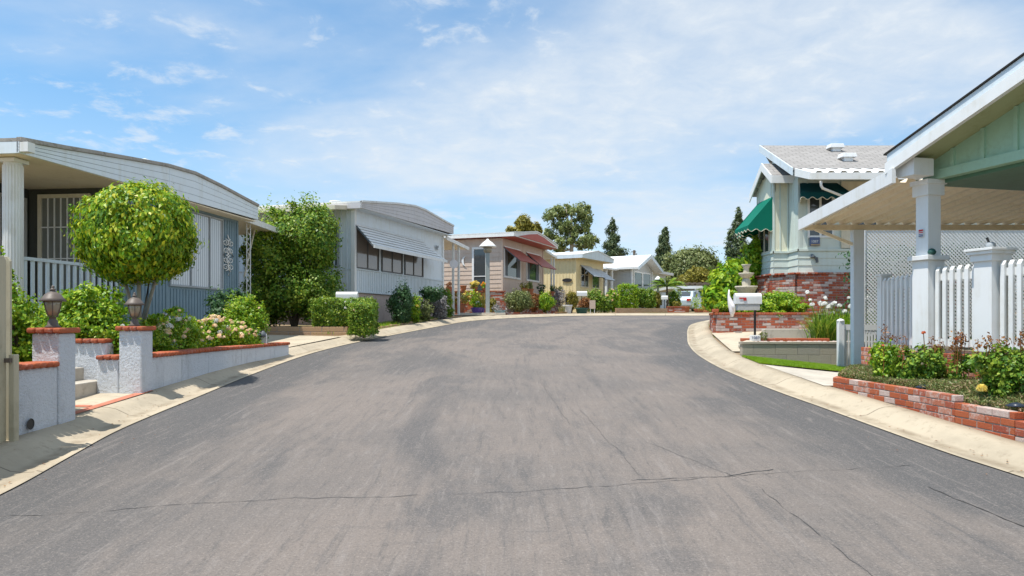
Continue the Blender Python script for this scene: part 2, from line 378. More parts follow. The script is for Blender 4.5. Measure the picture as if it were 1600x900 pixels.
def npmesh(name, V, Fc, mat, parent=None, world=True, smooth=False):
    """V (n,3) array, Fc (m,k) array of quads or tris; several materials allowed"""
    V = np.asarray(V, dtype=np.float64)
    loc = None
    if parent is not None and world:
        root, M = topmat(parent); Mi = np.array(M.inverted()); V = V @ Mi[:3, :3].T + Mi[:3, 3]
    elif parent is None and world:
        loc = ((V[:, 0].min() + V[:, 0].max()) / 2, (V[:, 1].min() + V[:, 1].max()) / 2, V[:, 2].min()); V = V - np.array(loc)
    me = bpy.data.meshes.new(name); k = Fc.shape[1]; m = len(Fc)
    me.vertices.add(len(V)); me.vertices.foreach_set('co', V.astype(np.float32).ravel())
    me.loops.add(m * k); me.loops.foreach_set('vertex_index', Fc.astype(np.int32).ravel())
    me.polygons.add(m); me.polygons.foreach_set('loop_start', np.arange(0, m * k, k, dtype=np.int32))
    me.update(calc_edges=True)
    me.materials.append(MATS[mat])
    if smooth: me.polygons.foreach_set('use_smooth', np.ones(m, dtype=bool))
    o = bpy.data.objects.new(name, me); col.objects.link(o)
    if parent is not None: o.parent = parent
    elif loc: o.location = loc
    return o
def copy_tree(o, parent=None):
    c = o.copy(); col.objects.link(c); c.parent = parent
    for ch in [x for x in o.children]: copy_tree(ch, c)
    return c
def P(px, py, Y): return Vector(((px - CX) / F * Y, Y, EYE + (HY - py) / F * Y))
def WX(px, Y): return (px - CX) / F * Y
def WZ(py, Y): return EYE + (HY - py) / F * Y
def text_mesh(name, body, size, mat, parent, M, depth=.002):
    cu = bpy.data.curves.new(name, 'FONT'); cu.body = body; cu.size = size; cu.extrude = depth; cu.align_x = 'CENTER'; cu.align_y = 'CENTER'
    t = bpy.data.objects.new('tmp', cu); col.objects.link(t)
    dg = bpy.context.evaluated_depsgraph_get(); me = bpy.data.meshes.new_from_object(t.evaluated_get(dg))
    bpy.data.objects.remove(t); root, RM = topmat(parent); me.transform(RM.inverted() @ M)
    me.materials.clear(); me.materials.append(MATS[mat]); me.name = name
    o = bpy.data.objects.new(name, me); col.objects.link(o); o.parent = parent; return o

# ---------------------------------------------------------------- foliage
def unit(n, rg):
    a = rg.normal(size=(n, 3)); return a / np.linalg.norm(a, axis=1, keepdims=True)
def leaf_cloud(blobs, n, size, seed=1, clumps=40, csig=.16, shell=.45, lump=.14, asp=.5, droop=.25, fill=.3, flat=0.0, boxy=False, nw=.85, nr=.5):
    """leaves scattered in clumps through a set of ellipsoids ((cx,cy,cz),(rx,ry,rz)[,weight]) -> verts, quads"""
    rg = np.random.default_rng(seed)
    w = np.array([(b[2] if len(b) > 2 else 1) * (b[1][0] * b[1][1] * b[1][2]) ** (2 / 3) for b in blobs]); w /= w.sum()
    pts, nrm = [], []
    for b, wi in zip(blobs, w):
        c = np.array(b[0], float); r = np.array(b[1], float); m = max(8, int(n * wi)); kc = max(5, int(clumps * wi))
        def shape(d, rad):
            q = d * rad[:, None]
            if boxy: q = q / np.maximum(np.abs(d).max(axis=1, keepdims=True), .35) * .97
            return q
        ph = rg.uniform(0, 6.28, 6)
        def lf(d): return 1 + lump * (np.sin(3.1 * d[:, 0] + 2 * d[:, 1] + ph[0]) * .5 + np.sin(5.3 * d[:, 2] + 4.1 * d[:, 1] + ph[1]) * .4 + np.sin(9 * d[:, 0] - 7 * d[:, 2] + ph[2]) * .3)
        cd_ = unit(kc, rg); cr = rg.uniform(shell, 1.0, kc) ** .6 * lf(cd_)
        cc = shape(cd_, cr)
        mi = int(m * (1 - fill)); idx = rg.integers(0, kc, mi)
        p1 = cc[idx] + rg.normal(size=(mi, 3)) * csig * rg.uniform(.6, 1.3, kc)[idx][:, None]
        d2 = unit(m - mi, rg); p2 = shape(d2, rg.uniform(shell * .6, 1, m - mi) ** .5 * lf(d2))
        p = np.vstack([p1, p2]); d = p / (np.linalg.norm(p, axis=1, keepdims=True) + 1e-6)
        pts.append(c + p * r); nrm.append(d)
    p = np.vstack(pts); d = np.vstack(nrm); N = len(p)
    nn = d * nw + rg.normal(size=(N, 3)) * nr + np.array([0, 0, .22 + flat]); nn /= np.linalg.norm(nn, axis=1, keepdims=True)
    t = rg.normal(size=(N, 3)) + d * .4 - np.array([0, 0, droop * 2]); t -= nn * (t * nn).sum(1, keepdims=True); t /= np.linalg.norm(t, axis=1, keepdims=True) + 1e-9
    s = np.cross(nn, t); L_ = size * rg.uniform(.6, 1.35, N)[:, None]; W = L_ * asp
    V = np.stack([p - t * L_ * .5, p + s * W * .5 + nn * L_ * .06, p + t * L_ * .5 - nn * L_ * .08, p - s * W * .5 + nn * L_ * .06], 1).reshape(-1, 3)
    return V, np.arange(4 * N).reshape(-1, 4)
def foliage(name, blobs, n, size, mat, parent=None, **k):
    V, Fc = leaf_cloud(blobs, n, size, **k)
    return npmesh(name, V, Fc, mat, parent)
def flowers(name, pts, r, mat, parent, petals=14, seed=3):
    rg = np.random.default_rng(seed); Vs = []
    for p in pts:
        q = unit(petals, rg); q[:, 2] = np.abs(q[:, 2]) * .9 - .1
        rr = r * rg.uniform(.7, 1.2); c = np.array(p) + q * rr * .55
        nn = q + rg.normal(size=q.shape) * .2; nn /= np.linalg.norm(nn, axis=1, keepdims=True)
        t = np.cross(nn, rg.normal(size=q.shape)); t /= np.linalg.norm(t, axis=1, keepdims=True); s = np.cross(nn, t)
        Vs.append(np.stack([c - t * rr * .5, c + s * rr * .5, c + t * rr * .5, c - s * rr * .5], 1).reshape(-1, 3))
    V = np.vstack(Vs); return npmesh(name, V, np.arange(len(V)).reshape(-1, 4), mat, parent)
def surf_pts(blobs, n, seed, top=True, front=None):
    rg = np.random.default_rng(seed); out = []
    for i in range(n):
        b = blobs[rg.integers(0, len(blobs))]; d = unit(1, rg)[0]
        if top: d[2] = abs(d[2]) * .9
        d[1] = -abs(d[1]) * .9 if rg.random() < .75 else d[1]
        out.append(tuple(np.array(b[0]) + d * np.array(b[1]) * rg.uniform(.92, 1.08)))
    return out
def shrub(name, label, cat, loc, blobs, n, size, mat, group=None, stems=4, flower=None, stemmat='bark', stem_r=.02, **k):
    """blobs are relative to loc; loc = base of the plant"""
    t = thing(name, label, cat, loc, group=group); L0 = np.array(loc)
    bl = [((L0[0] + b[0][0], L0[1] + b[0][1], L0[2] + b[0][2]), b[1]) + tuple(b[2:]) for b in blobs]
    foliage('foliage', bl, n, size, mat, t, **k)
    rg = random.Random(len(label)); 
    for i in range(stems):
        b = bl[i % len(bl)]; e = Vector(b[0]) + Vector((rg.uniform(-.5, .5) * b[1][0], rg.uniform(-.5, .5) * b[1][1], rg.uniform(0, .5) * b[1][2]))
        a = Vector(loc) + Vector((rg.uniform(-.06, .06), rg.uniform(-.06, .06), -.05)); m = a.lerp(e, .5) + Vector((rg.uniform(-.08, .08), rg.uniform(-.08, .08), .05))
        MB().tube([a, m, e], [stem_r, stem_r * .7, stem_r * .35], 5).build('stem', stemmat, t, smooth=True)
    if flower:
        for j, (fm, cnt, fr) in enumerate(flower):
            flowers('blossoms', surf_pts(bl, cnt, 11 + j + len(label)), fr, fm, t, seed=j + 5)
    return t
def tree(name, label, loc, H, blobs, n, size, mat, trunk_r=.12, barkmat='bark', group=None, limbs=None, lean=0, **k):
    t = thing(name, label, 'tree', loc, group=group); L0 = Vector(loc)
    bl = [(tuple(L0 + Vector(b[0])), b[1]) + tuple(b[2:]) for b in blobs]
    foliage('crown', bl, n, size, mat, t, **k)
    rg = random.Random(int(abs(loc[0] * 37 + loc[1] * 11)))
    top = L0 + Vector((lean, 0, H)); p1 = L0 + Vector((lean * .2 + rg.uniform(-.05, .05) * H * .2, 0, H * .35)); p2 = L0 + Vector((lean * .6, 0, H * .7))
    MB().tube([L0 - Vector((0, 0, .3)), p1, p2, top], [trunk_r, trunk_r * .75, trunk_r * .45, trunk_r * .15], 8).build('trunk', barkmat, t, smooth=True)
    for i, b in enumerate(bl[:limbs if limbs is not None else len(bl)]):
        c = Vector(b[0]); zf = max(.15, min(.8, ((c.z - b[1][2] * .6) - L0.z) / H)); s = L0.lerp(top, zf)
        MB().tube([s, s.lerp(c, .5) + Vector((0, 0, -.04 * H)), c + Vector((0, 0, b[1][2] * .3))], [trunk_r * .4, trunk_r * .28, trunk_r * .1], 5).build('limb', barkmat, t, smooth=True)
    return t
def blades(name, poly_pts, h, w, mat, parent=None, seed=1, lean=.5):
    """poly_pts (n,3) base points -> tapering grass blades"""
    rg = np.random.default_rng(seed); p = np.asarray(poly_pts); N = len(p)
    a = rg.uniform(0, 6.28, N); s = np.stack([np.cos(a), np.sin(a), np.zeros(N)], 1); hh = h * rg.uniform(.5, 1.3, N)
    tip = p + np.stack([rg.normal(size=N) * lean * hh, rg.normal(size=N) * lean * hh, hh], 1)
    V = np.stack([p - s * w / 2, p + s * w / 2, tip], 1).reshape(-1, 3)
    return npmesh(name, V, np.arange(3 * N).reshape(-1, 3), mat, parent)
def strap_leaves(name, c, n, length, w, mat, parent, seed=1, spread=.9, base=.12):
    rg = np.random.default_rng(seed); Vs = []; Fs = []; o = 0
    for i in range(n):
        a = rg.uniform(0, 6.28); el = rg.uniform(.15, 1) ** .6; Ln = length * rg.uniform(.65, 1.1); dr = np.array([math.cos(a), math.sin(a), 0]); sdv = np.array([-dr[1], dr[0], 0])
        b = np.array(c) + dr * rg.uniform(0, base) + sdv * rg.normal() * base * .6; sp = spread * rg.uniform(.2, 1)
        for j in range(5):
            f = j / 4; q = b + dr * Ln * sp * f ** 1.5 + np.array([0, 0, Ln * (f * (1.0 - sp * .25) - .35 * sp * f ** 3)]); ww = w * (1 - f ** 2) + .001
            Vs += [q - sdv * ww / 2, q + sdv * ww / 2]
        Fs += [(o + 2 * j, o + 2 * j + 1, o + 2 * j + 3, o + 2 * j + 2) for j in range(4)]; o += 10
    return npmesh(name, np.array(Vs), np.array(Fs), mat, parent)

# ---------------------------------------------------------------- masonry and siding
def brick_run(mb, a, b, z0, z1, th=.10, bl=.20, bh=.058, mj=.011, seed=0, out=None, zb=None, jit=.003, mort=None, layer0=0):
    """single bricks in courses from a to b (2D); zb(f) optional bottom height along the run"""
    rg = random.Random(seed); a = Vector((a[0], a[1], 0)); b = Vector((b[0], b[1], 0)); d = b - a; L_ = d.length; d.normalize(); nrm = Vector((d.y, -d.x, 0))
    nz = max(1, round((z1 - z0) / (bh + mj))); st = (z1 - z0) / nz
    for k in range(nz):
        z = z0 + k * st; off = 0 if (k + layer0) % 2 else -(bl + mj) / 2; x = off
        while x < L_ - .01:
            xa = max(x, 0); xb = min(x + bl, L_)
            if xb - xa > .025 and (zb is None or zb((xa + xb) / 2 / L_) < z + st * .7):
                c = a + d * (xa + xb) / 2 + nrm * rg.uniform(-jit, jit) + Vector((0, 0, z + st / 2 + rg.uniform(-jit, jit) * .5))
                ang = rg.uniform(-.008, .008); dd = Vector((d.x, d.y, ang)).normalized()
                mb.obox(c, dd, (xb - xa) / 2, nrm, th / 2, nrm.cross(dd).normalized(), (st - mj) / 2)
            x += bl + mj
    if mort is not None:
        q0 = z0 + .004
        mort.obox((a + b) / 2 + Vector((0, 0, (q0 + z1 - .008) / 2)), d, L_ / 2 - .006, nrm, th / 2 - .006, Vector((0, 0, 1)), (z1 - .008 - q0) / 2)
def cap_run(mb, a, b, z, over=.03, th=.16, h=.055, bl=.095, seed=0):
    """header bricks laid across the top of a wall"""
    rg = random.Random(seed); a = Vector((a[0], a[1], 0)); b = Vector((b[0], b[1], 0)); d = b - a; L_ = d.length; d.normalize(); nrm = Vector((d.y, -d.x, 0))
    n = max(1, round(L_ / bl)); st = L_ / n
    for i in range(n):
        c = a + d * (i + .5) * st + Vector((0, 0, z + h / 2 + rg.uniform(-.002, .002))) + nrm * rg.uniform(-.004, .004)
        mb.obox(c, d, st / 2 - .004, nrm, th / 2, Vector((0, 0, 1)), h / 2)

# ---------------------------------------------------------------- street profile and plan
def g(y):
    if y < -10: return -0.6
    if y <= 24: return .06 * y
    if y <= 30: t = y - 24; return 1.44 + .06 * t - .04 * t * t / 12
    if y <= 100: return 1.68 + .02 * (y - 30)
    return 3.08
LIP_L = [(-3.2, -12), (-3.45, 0), (-3.62, 3.5), (-3.72, 5.32), (-3.88, 6.4), (-4.05, 7.5), (-4.11, 8.6), (-4.13, 9.5), (-4.2, 12), (-4.15, 14.6), (-3.95, 16.4), (-3.6, 18.2), (-2.92, 20.9), (-2.2, 23.6), (-1.40, 26.4), (0, 29.6), (1.44, 33.0), (2.9, 35.4), (5.8, 36.9), (9.5, 36.4), (14, 35.4), (26, 34.5), (40, 34.5)]
LIP_R = [(4.9, -12), (4.55, 0), (4.25, 4), (4.04, 5.8), (3.92, 6.6), (3.84, 7.6), (3.75, 8.9), (3.66, 10), (3.60, 11.4), (3.60, 12.9), (3.76, 15), (4.12, 17.2), (4.62, 19.4), (5.15, 21.6), (5.8, 23.9), (6.64, 25.8), (7.5, 27.2), (9, 28.2), (12, 28.6), (26, 28), (40, 28)]
def smooth_line(pts, n=4):
    out = []; P_ = [Vector((p[0], p[1])) for p in pts]
    for i in range(len(P_) - 1):
        p0 = P_[max(i - 1, 0)]; p1 = P_[i]; p2 = P_[i + 1]; p3 = P_[min(i + 2, len(P_) - 1)]
        for k in range(n):
            t = k / n; out.append(.5 * ((2 * p1) + (p2 - p0) * t + (2 * p0 - 5 * p1 + 4 * p2 - p3) * t * t + (3 * p1 - p0 - 3 * p2 + p3) * t ** 3))
    out.append(P_[-1]); return out
SL, SR = smooth_line(LIP_L), smooth_line(LIP_R)
def offset_line(line, d):
    out = []
    for i, p in enumerate(line):
        t = (line[min(i + 1, len(line) - 1)] - line[max(i - 1, 0)]).normalized(); out.append(p + Vector((-t.y, t.x)) * d)
    return out
ROADPOLY = np.array([tuple(p) for p in SL] + [tuple(p) for p in reversed(SR)])
def seg_dist(px, py, line):
    d = np.full(px.shape, 1e9)
    for a, b in zip(line[:-1], line[1:]):
        ax, ay = a; dx, dy = b[0] - ax, b[1] - ay; t = np.clip(((px - ax) * dx + (py - ay) * dy) / (dx * dx + dy * dy + 1e-12), 0, 1)
        d = np.minimum(d, np.hypot(px - ax - t * dx, py - ay - t * dy))
    return d
def inside(px, py, poly):
    r = np.zeros(px.shape, bool); n = len(poly)
    for i in range(n):
        x1, y1 = poly[i]; x2, y2 = poly[(i + 1) % n]
        c = ((y1 > py) != (y2 > py)) & (px < (x2 - x1) * (py - y1) / ((y2 - y1) + 1e-12) + x1); r ^= c
    return r
def sdist(px, py):
    px = np.atleast_1d(np.asarray(px, float)); py = np.atleast_1d(np.asarray(py, float))
    d = np.minimum(seg_dist(px, py, SL), seg_dist(px, py, SR)); return np.where(inside(px, py, ROADPOLY), -d, d)
gv = np.vectorize(g)
def ss(t): t = np.clip(t, 0, 1); return t * t * (3 - 2 * t)
def ground_z(x, y):
    d = sdist(x, y); z = gv(np.atleast_1d(y)) + (-.15 + .25 * ss((d - .15) / .3))
    x = np.atleast_1d(x); y = np.atleast_1d(y)
    # sunk lot right of the block wall
    m = ss((x - 4.35) / .5) * ss((13.55 - y) / .12) * ss((y - 3) / 2); z = z * (1 - m) + np.minimum(z, .60 + .0 * y) * m
    # raised terrace on the left behind the stucco wall
    m = ss((-5.2 - x) / .1) * ss((14.9 - y) / .3) * ss((y - 9.75) / .1) + ss((-5.2 - x) / .1) * ss((7.3 - y) / .1) * ss((y - 6.6) / .1); z = z * (1 - m) + 1.02 * m
    return z
def grid_obj(name, xs, ys, zf, mat, keep=None, kind='structure', attrs=None, smooth=True):
    X, Y = np.meshgrid(xs, ys); V = np.stack([X.ravel(), Y.ravel(), zf(X.ravel(), Y.ravel())], 1)
    nx, ny = len(xs), len(ys); i, j = np.meshgrid(np.arange(nx - 1), np.arange(ny - 1)); a = (j * nx + i).ravel()
    Fc = np.stack([a, a + 1, a + nx + 1, a + nx], 1)
    if keep is not None: k = keep(V[:, 0], V[:, 1]); Fc = Fc[k[Fc].any(1)]
    used = np.unique(Fc); mp_ = np.full(len(V), -1); mp_[used] = np.arange(len(used)); V = V[used]; Fc = mp_[Fc]
    me_o = npmesh(name, V, Fc, mat, None, world=False, smooth=smooth)
    if attrs:
        for an, fn in attrs.items():
            at = me_o.data.attributes.new(an, 'FLOAT', 'POINT'); at.data.foreach_set('value', np.asarray(fn(V[:, 0], V[:, 1]), dtype=np.float32))
    return props(me_o, kind=kind)
xs = np.concatenate([[-900, -400, -180, -90, -50, -32, -22, -17], np.arange(-14, 17.01, .3), [20, 26, 36, 55, 90, 180, 400, 900]])
ys = np.concatenate([[-300, -80, -30, -12], np.arange(-6, 44.01, .3), [48, 55, 65, 80, 100, 140, 220, 400, 800, 1500]])
grid_obj('ground', xs, ys, ground_z, 'ground')
def track(x, y):
    # wheel tracks that follow the curve of the street
    cl = offset_line(SL, -3.05); d1 = seg_dist(x, y, cl); cl = offset_line(SL, -4.5); d2 = seg_dist(x, y, cl); cl = offset_line(SR, 2.3); d3 = seg_dist(x, y, cl)
    return np.minimum(np.minimum(d1 * 1.2, d2 * 2.0), d3 * 2.2)
rx = np.arange(-5.0, 40.01, .25); ry = np.arange(-12, 38.01, .25)
road = grid_obj('road', rx, ry, lambda x, y: gv(y), 'asphalt', keep=lambda x, y: sdist(x, y) < 0.0,
                attrs={'edge': lambda x, y: np.maximum(-sdist(x, y), 0) + .0, 'track': track})
SIDE = [(0, .010), (.045, .022), (.05, .012), (.15, .010), (.24, .022), (.32, .062), (.38, .092), (.45, .110), (.60, .122), (.62, .0)]
def sidewalk(line, sgn, y0, y1, wmul=1.0, name='sidewalk'):
    ln = [p for p in line if y0 <= p.y <= y1]; m = MB(); m.uv = []; k = len(SIDE); u = 0; prev = None
    pts = smooth_line(ln, 2)
    for i, p in enumerate(pts):
        t = (pts[min(i + 1, len(pts) - 1)] - pts[max(i - 1, 0)]).normalized(); nrm = Vector((-t.y, t.x)) * sgn
        if prev is not None: u += (p - prev).length
        prev = p
        for d, z in SIDE:
            dd = d if d < .4 else .4 + (d - .4) * (wmul(p.y) if callable(wmul) else wmul)
            q = p + nrm * dd; m.v.append((q.x, q.y, g(p.y) + z)); m.uv.append((u, d))
    for i in range(len(pts) - 1):
        for j in range(k - 1):
            a = i * k + j; f = (a, a + 1, a + k + 1, a + k); m.f.append(f if sgn < 0 else f[::-1])
    o = m.build(name, 'concrete', None, smooth=True); o.data.update(); return props(o, kind='structure')
# build() recentres, which keeps world positions; UV carries distance along and across
sidewalk(SL, 1, -12, 40, 1.25)
sidewalk(SR, -1, -12, 40, 1.0)

# cracks in the asphalt: thin filled seams 3 mm proud of the surface
def crack(pts, w, seed):
    rg = random.Random(seed); m = MB(); P_ = []
    for a, b in zip(pts[:-1], pts[1:]):
        n = max(4, int(math.hypot(b[0] - a[0], b[1] - a[1]) / .07))
        for i in range(n): t = i / n; P_.append((a[0] + (b[0] - a[0]) * t, a[1] + (b[1] - a[1]) * t))
    P_.append(pts[-1]); ox = oy = 0; vs = []
    for i, (x, y) in enumerate(P_):
        ox = ox * .8 + rg.uniform(-.012, .012); oy = oy * .86 + rg.uniform(-.02, .02)
        a = P_[max(i - 1, 0)]; b = P_[min(i + 1, len(P_) - 1)]; t = Vector((b[0] - a[0], b[1] - a[1])).normalized(); ww = w * rg.uniform(.15, 1.3)
        n_ = Vector((-t.y, t.x)) * ww / 2; q = Vector((x + ox, y + oy)); vs += [(q.x - n_.x, q.y - n_.y, g(q.y - n_.y) + .003), (q.x + n_.x, q.y + n_.y, g(q.y + n_.y) + .003)]
    m.v = vs; m.f = [(2 * i, 2 * i + 2, 2 * i + 3, 2 * i + 1) for i in range(len(P_) - 1)]
    o = m.build('seam', 'black_metal', road, mode='l'); return props(o, kind='structure')
def RP(px, py):
    """point of the road under a picture position"""
    lo, hi = 1.0, 60.0
    for _ in range(50):
        md = (lo + hi) / 2
        if EYE - (py - HY) / F * md > g(md): lo = md
        else: hi = md
    return (WX(px, lo), lo)
crack([RP(-40, 812), RP(250, 792), RP(540, 778), RP(800, 769), RP(1000, 755), RP(1200, 741), RP(1420, 727)], .006, 1)
crack([RP(985, 752), RP(1130, 745), RP(1210, 736)], .010, 2)
crack([RP(1010, 690), RP(1180, 760), RP(1370, 905)], .004, 3)
crack([RP(1450, 760), RP(1600, 826)], .011, 4)
crack([RP(838, 580), RP(850, 605), RP(890, 665)], .003, 5)
crack([RP(905, 640), RP(985, 725), RP(1000, 745)], .003, 6)

def sheet(name, poly, mat, kind='structure', n=10, dz=0.0, zf=None, label=None, cat=None):
    """quad patch (4 corners (x,y) or (x,y,z)) laid over the ground"""
    c = [Vector(p) if len(p) == 3 else Vector((p[0], p[1], float(ground_z(p[0], p[1])[0]))) for p in poly]; m = MB()
    for j in range(n + 1):
        for i in range(n + 1):
            u, v = i / n, j / n; q = (c[0] * (1 - u) + c[1] * u) * (1 - v) + (c[3] * (1 - u) + c[2] * u) * v
            m.v.append((q.x, q.y, (zf(q.x, q.y) if zf else q.z) + dz))
    m.f = [(j * (n + 1) + i, j * (n + 1) + i + 1, (j + 1) * (n + 1) + i + 1, (j + 1) * (n + 1) + i) for j in range(n) for i in range(n)]
    return props(m.build(name, mat, None), label=label, cat=cat, kind=kind)
# left: entry apron between the gate pillars, with its red bands
gz = lambda x, y: g(y) + .118
sheet('entry_apron', [(-4.69, 7.0), (-4.69, 9.6), (-6.6, 9.4), (-6.6, 7.5)], 'concrete_plain', zf=lambda x, y: g(y) + .119)
sheet('red_paving_band', [(-4.66, 7.55), (-4.78, 7.55), (-4.74, 9.5), (-4.62, 9.5)], 'tile_red', zf=lambda x, y: g(y) + .125)
sheet('red_paving_band', [(-4.78, 8.28), (-4.78, 8.40), (-6.2, 8.50), (-6.2, 8.38)], 'tile_red', zf=lambda x, y: g(y) + .126)
# left driveways and right aprons
sheet('driveway', [(-4.72, 14.7), (-4.15, 17.9), (-12, 20.0), (-12, 15.4)], 'concrete_plain', zf=lambda x, y: g(y) + .126, n=14)
sheet('driveway', [(-.75, 29.0), (-.45, 30.6), (-8, 32.6), (-8, 30.4)], 'concrete_plain', zf=lambda x, y: g(y) + .126, n=10)
sheet('driveway', [(4.20, 9.9), (4.18, 12.45), (6.3, 11.9), (8.5, 9.9)], 'concrete_pale', zf=lambda x, y: (lambda t: (g(y) + .124) * (1 - t) + .71 * t)(min(1, max(0, (x - 4.2) / 1.8))) - .006 * max(0, min(1, (y - 11) / 1)), n=12)
sheet('driveway', [(4.30, 14.35), (5.08, 18.75), (8.2, 18.75), (8.2, 14.35)], 'concrete_plain', zf=lambda x, y: g(y) + .128 + .04 * max(0, x - 4.6), n=12)

# ================================================================ LEFT: first mobile home (blue grey)
def face_box(m, x0, x1, z0, z1, y, d): m.box(x0, x1, y - d, y, z0, z1)
def battens(m, x0, x1, z0, z1, y, step, w=.022, d=.014, jit=0):
    x = x0 + step
    while x < x1 - w: m.box(x - w / 2, x + w / 2, y - d, y + .001, z0, z1); x += step
def battens_side(m, y0, y1, z0, z1, x, step, w=.022, d=.014):
    y = y0 + step
    while y < y1 - w: m.box(x - d, x + .001, y - w / 2, y + w / 2, z0, z1); y += step
def laps(m, x0, x1, z0, z1, y, step=.20, d=.018):
    z = z0
    while z < z1 - .02:
        zt = min(z + step, z1); m.add([(x0, y, z), (x1, y, z), (x1, y - d, z), (x0, y - d, z), (x0, y, zt), (x1, y, zt), (x1, y - .003, zt), (x0, y - .003, zt)],
            [(0, 1, 2, 3), (3, 2, 6, 7), (0, 3, 7, 4), (1, 5, 6, 2), (4, 7, 6, 5)]); z += step
def laps_side(m, y0, y1, z0, z1, x, step=.20, d=.018):
    z = z0
    while z < z1 - .02:
        zt = min(z + step, z1); m.add([(x, y0, z), (x, y1, z), (x - d, y1, z), (x - d, y0, z), (x, y0, zt), (x, y1, zt), (x - .003, y1, zt), (x - .003, y0, zt)],
            [(0, 3, 2, 1), (3, 7, 6, 2), (0, 4, 7, 3), (1, 2, 6, 5), (4, 5, 6, 7)]); z += step
def window(parent, x0, x1, z0, z1, y, fm='white', gm='glass', splits=(), fw=.05, d=.045, pane_d=.01, rail=None, mode='h', inset=True):
    """frame on the wall face at local y (street side is -y); panes are children of the frame"""
    m = MB(); m.box(x0 - fw, x1 + fw, y - d, y + .01, z0 - fw, z0); m.box(x0 - fw, x1 + fw, y - d, y + .01, z1, z1 + fw)
    m.box(x0 - fw, x0, y - d, y + .01, z0, z1); m.box(x1, x1 + fw, y - d, y + .01, z0, z1)
    for s in splits: m.box(s - fw * .4, s + fw * .4, y - d * .85, y + .01, z0, z1)
    if rail: m.box(x0, x1, y - d * .8, y + .01, rail - .02, rail + .02)
    fr = m.build('window', fm, parent, mode)
    MB().box(x0, x1, y - pane_d - .006, y - pane_d, z0, z1).build('pane', gm, fr, mode)
    return fr
def window_side(parent, y0, y1, z0, z1, x, fm='white', gm='glass', splits=(), fw=.05, d=.045, name='window', rail=None):
    m = MB(); m.box(x - d, x + .01, y0 - fw, y1 + fw, z0 - fw, z0); m.box(x - d, x + .01, y0 - fw, y1 + fw, z1, z1 + fw)
    m.box(x - d, x + .01, y0 - fw, y0, z0, z1); m.box(x - d, x + .01, y1, y1 + fw, z0, z1)
    for s in splits: m.box(x - d * .85, x + .01, s - fw * .4, s + fw * .4, z0, z1)
    if rail: m.box(x - d * .8, x + .01, y0, y1, rail - .02, rail + .02)
    fr = m.build(name, fm, parent, 'h'); MB().box(x - .016, x - .010, y0, y1, z0, z1).build('pane', gm, fr, 'h'); return fr
def bow_roof(root, prof, y0, y1, zb, fmat, rmat, grooves=3, soffit=None, edge='roof_old', fas_t=.04, th=.05):
    """prof = [(x, ztop)] across the front; fascia fills from zb to the profile; roof sheet runs back to y1"""
    n = len(prof); (x0, a0), (x1, a1) = prof[0], prof[-1]
    rf = MB(); rf.prism([(x, y0 - .02, z) for x, z in prof] + [(x, y0 - .02, z + th) for x, z in reversed(prof)], (0, y1 - y0, 0)); rf = rf.build('roof', rmat, root, 'h')
    zbf = (lambda x: zb[0] + (zb[1] - zb[0]) * (x - x0) / (x1 - x0)) if isinstance(zb, tuple) else (lambda x: zb)
    nb = grooves + 1; m = MB()
    for k in range(nb):
        f0, f1 = k / nb, (k + 1) / nb; poly = []
        for x, z in prof: b = zbf(x); poly.append((x, y0, b + (z - b) * f0 + .004))
        for x, z in reversed(prof): b = zbf(x); poly.append((x, y0, b + (z - b) * f1 - .004))
        m.prism(poly, (0, fas_t, 0))
    for x in (x0 + (x1 - x0) * .5, ): m.box(x - .012, x + .012, y0 - .006, y0, zbf(x) + .01, prof[n // 2][1] - .02)
    m.build('fascia', fmat, rf, 'h')
    MB().prism([(x, y0 + .012, zbf(x) + .012) for x, z in prof] + [(x, y0 + .012, z - .005) for x, z in reversed(prof)], (0, fas_t - .016, 0)).build('fascia_backing', 'grey_trim', rf, 'h')
    m = MB()
    for (xa, za) in (prof[0], prof[-1]):
        s = -1 if xa == x0 else 1; b = zbf(xa); xx = xa + (.002 if s < 0 else -.002); m.box(xx, xx - s * .04, y0 + fas_t + .002, y1, b, za - .002)
    m.build('side_fascia', fmat, rf, 'h')
    MB().prism([(x, y0 - .035, z + .004) for x, z in prof] + [(x, y0 - .035, z + th + .012) for x, z in reversed(prof)], (0, .075, 0)).build('edge_strip', edge, rf, 'h')
    if soffit: MB().box(x0 + .05, x1 - .05, y0 + fas_t + .003, y1 - .01, min(zbf(x0), zbf(x1)) + .008, min(zbf(x0), zbf(x1)) + .03).build('soffit', soffit, rf, 'h')
    return rf
RZ = lambda ux, uy: math.atan2(uy, ux)
h1 = thing('mobile_home', 'blue-grey ribbed mobile home with a white bowed fascia and a shaded corner porch', 'mobile home', (-7.5, 11.2, .95), RZ(.113, .994))
m = MB(); m.box(2.35, 6.84, 0, 12, .95, 4.04); m.box(.0, 2.349, 1.8, 12, .95, 4.04); h1w = m.build('wall', 'blue_siding', h1, 'h')
m = MB(); battens(m, 2.35, 3.9, .95, 3.97, 0, .115); battens(m, 6.13, 6.84, .95, 3.97, 0, .115); battens(m, 3.9, 6.13, .95, 2.25, 0, .115)
m.box(6.80, 6.86, -.03, .03, .95, 4.02); m.box(2.33, 2.39, -.03, .03, .95, 4.02); m.box(2.35, 6.84, -.022, 0, 3.98, 4.03)
m.build('siding_ribs', 'blue_siding', h1w, 'h')
m = MB(); battens_side(m, 0, 6, .95, 4.0, 6.86, .3)
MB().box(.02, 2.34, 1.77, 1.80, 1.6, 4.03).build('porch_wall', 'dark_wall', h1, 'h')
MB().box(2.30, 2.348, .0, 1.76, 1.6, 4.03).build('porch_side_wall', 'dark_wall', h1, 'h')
MB().box(-.05, 2.345, -.02, 1.76, .95, 1.6).build('porch_floor', 'blue_siding', h1, 'h')
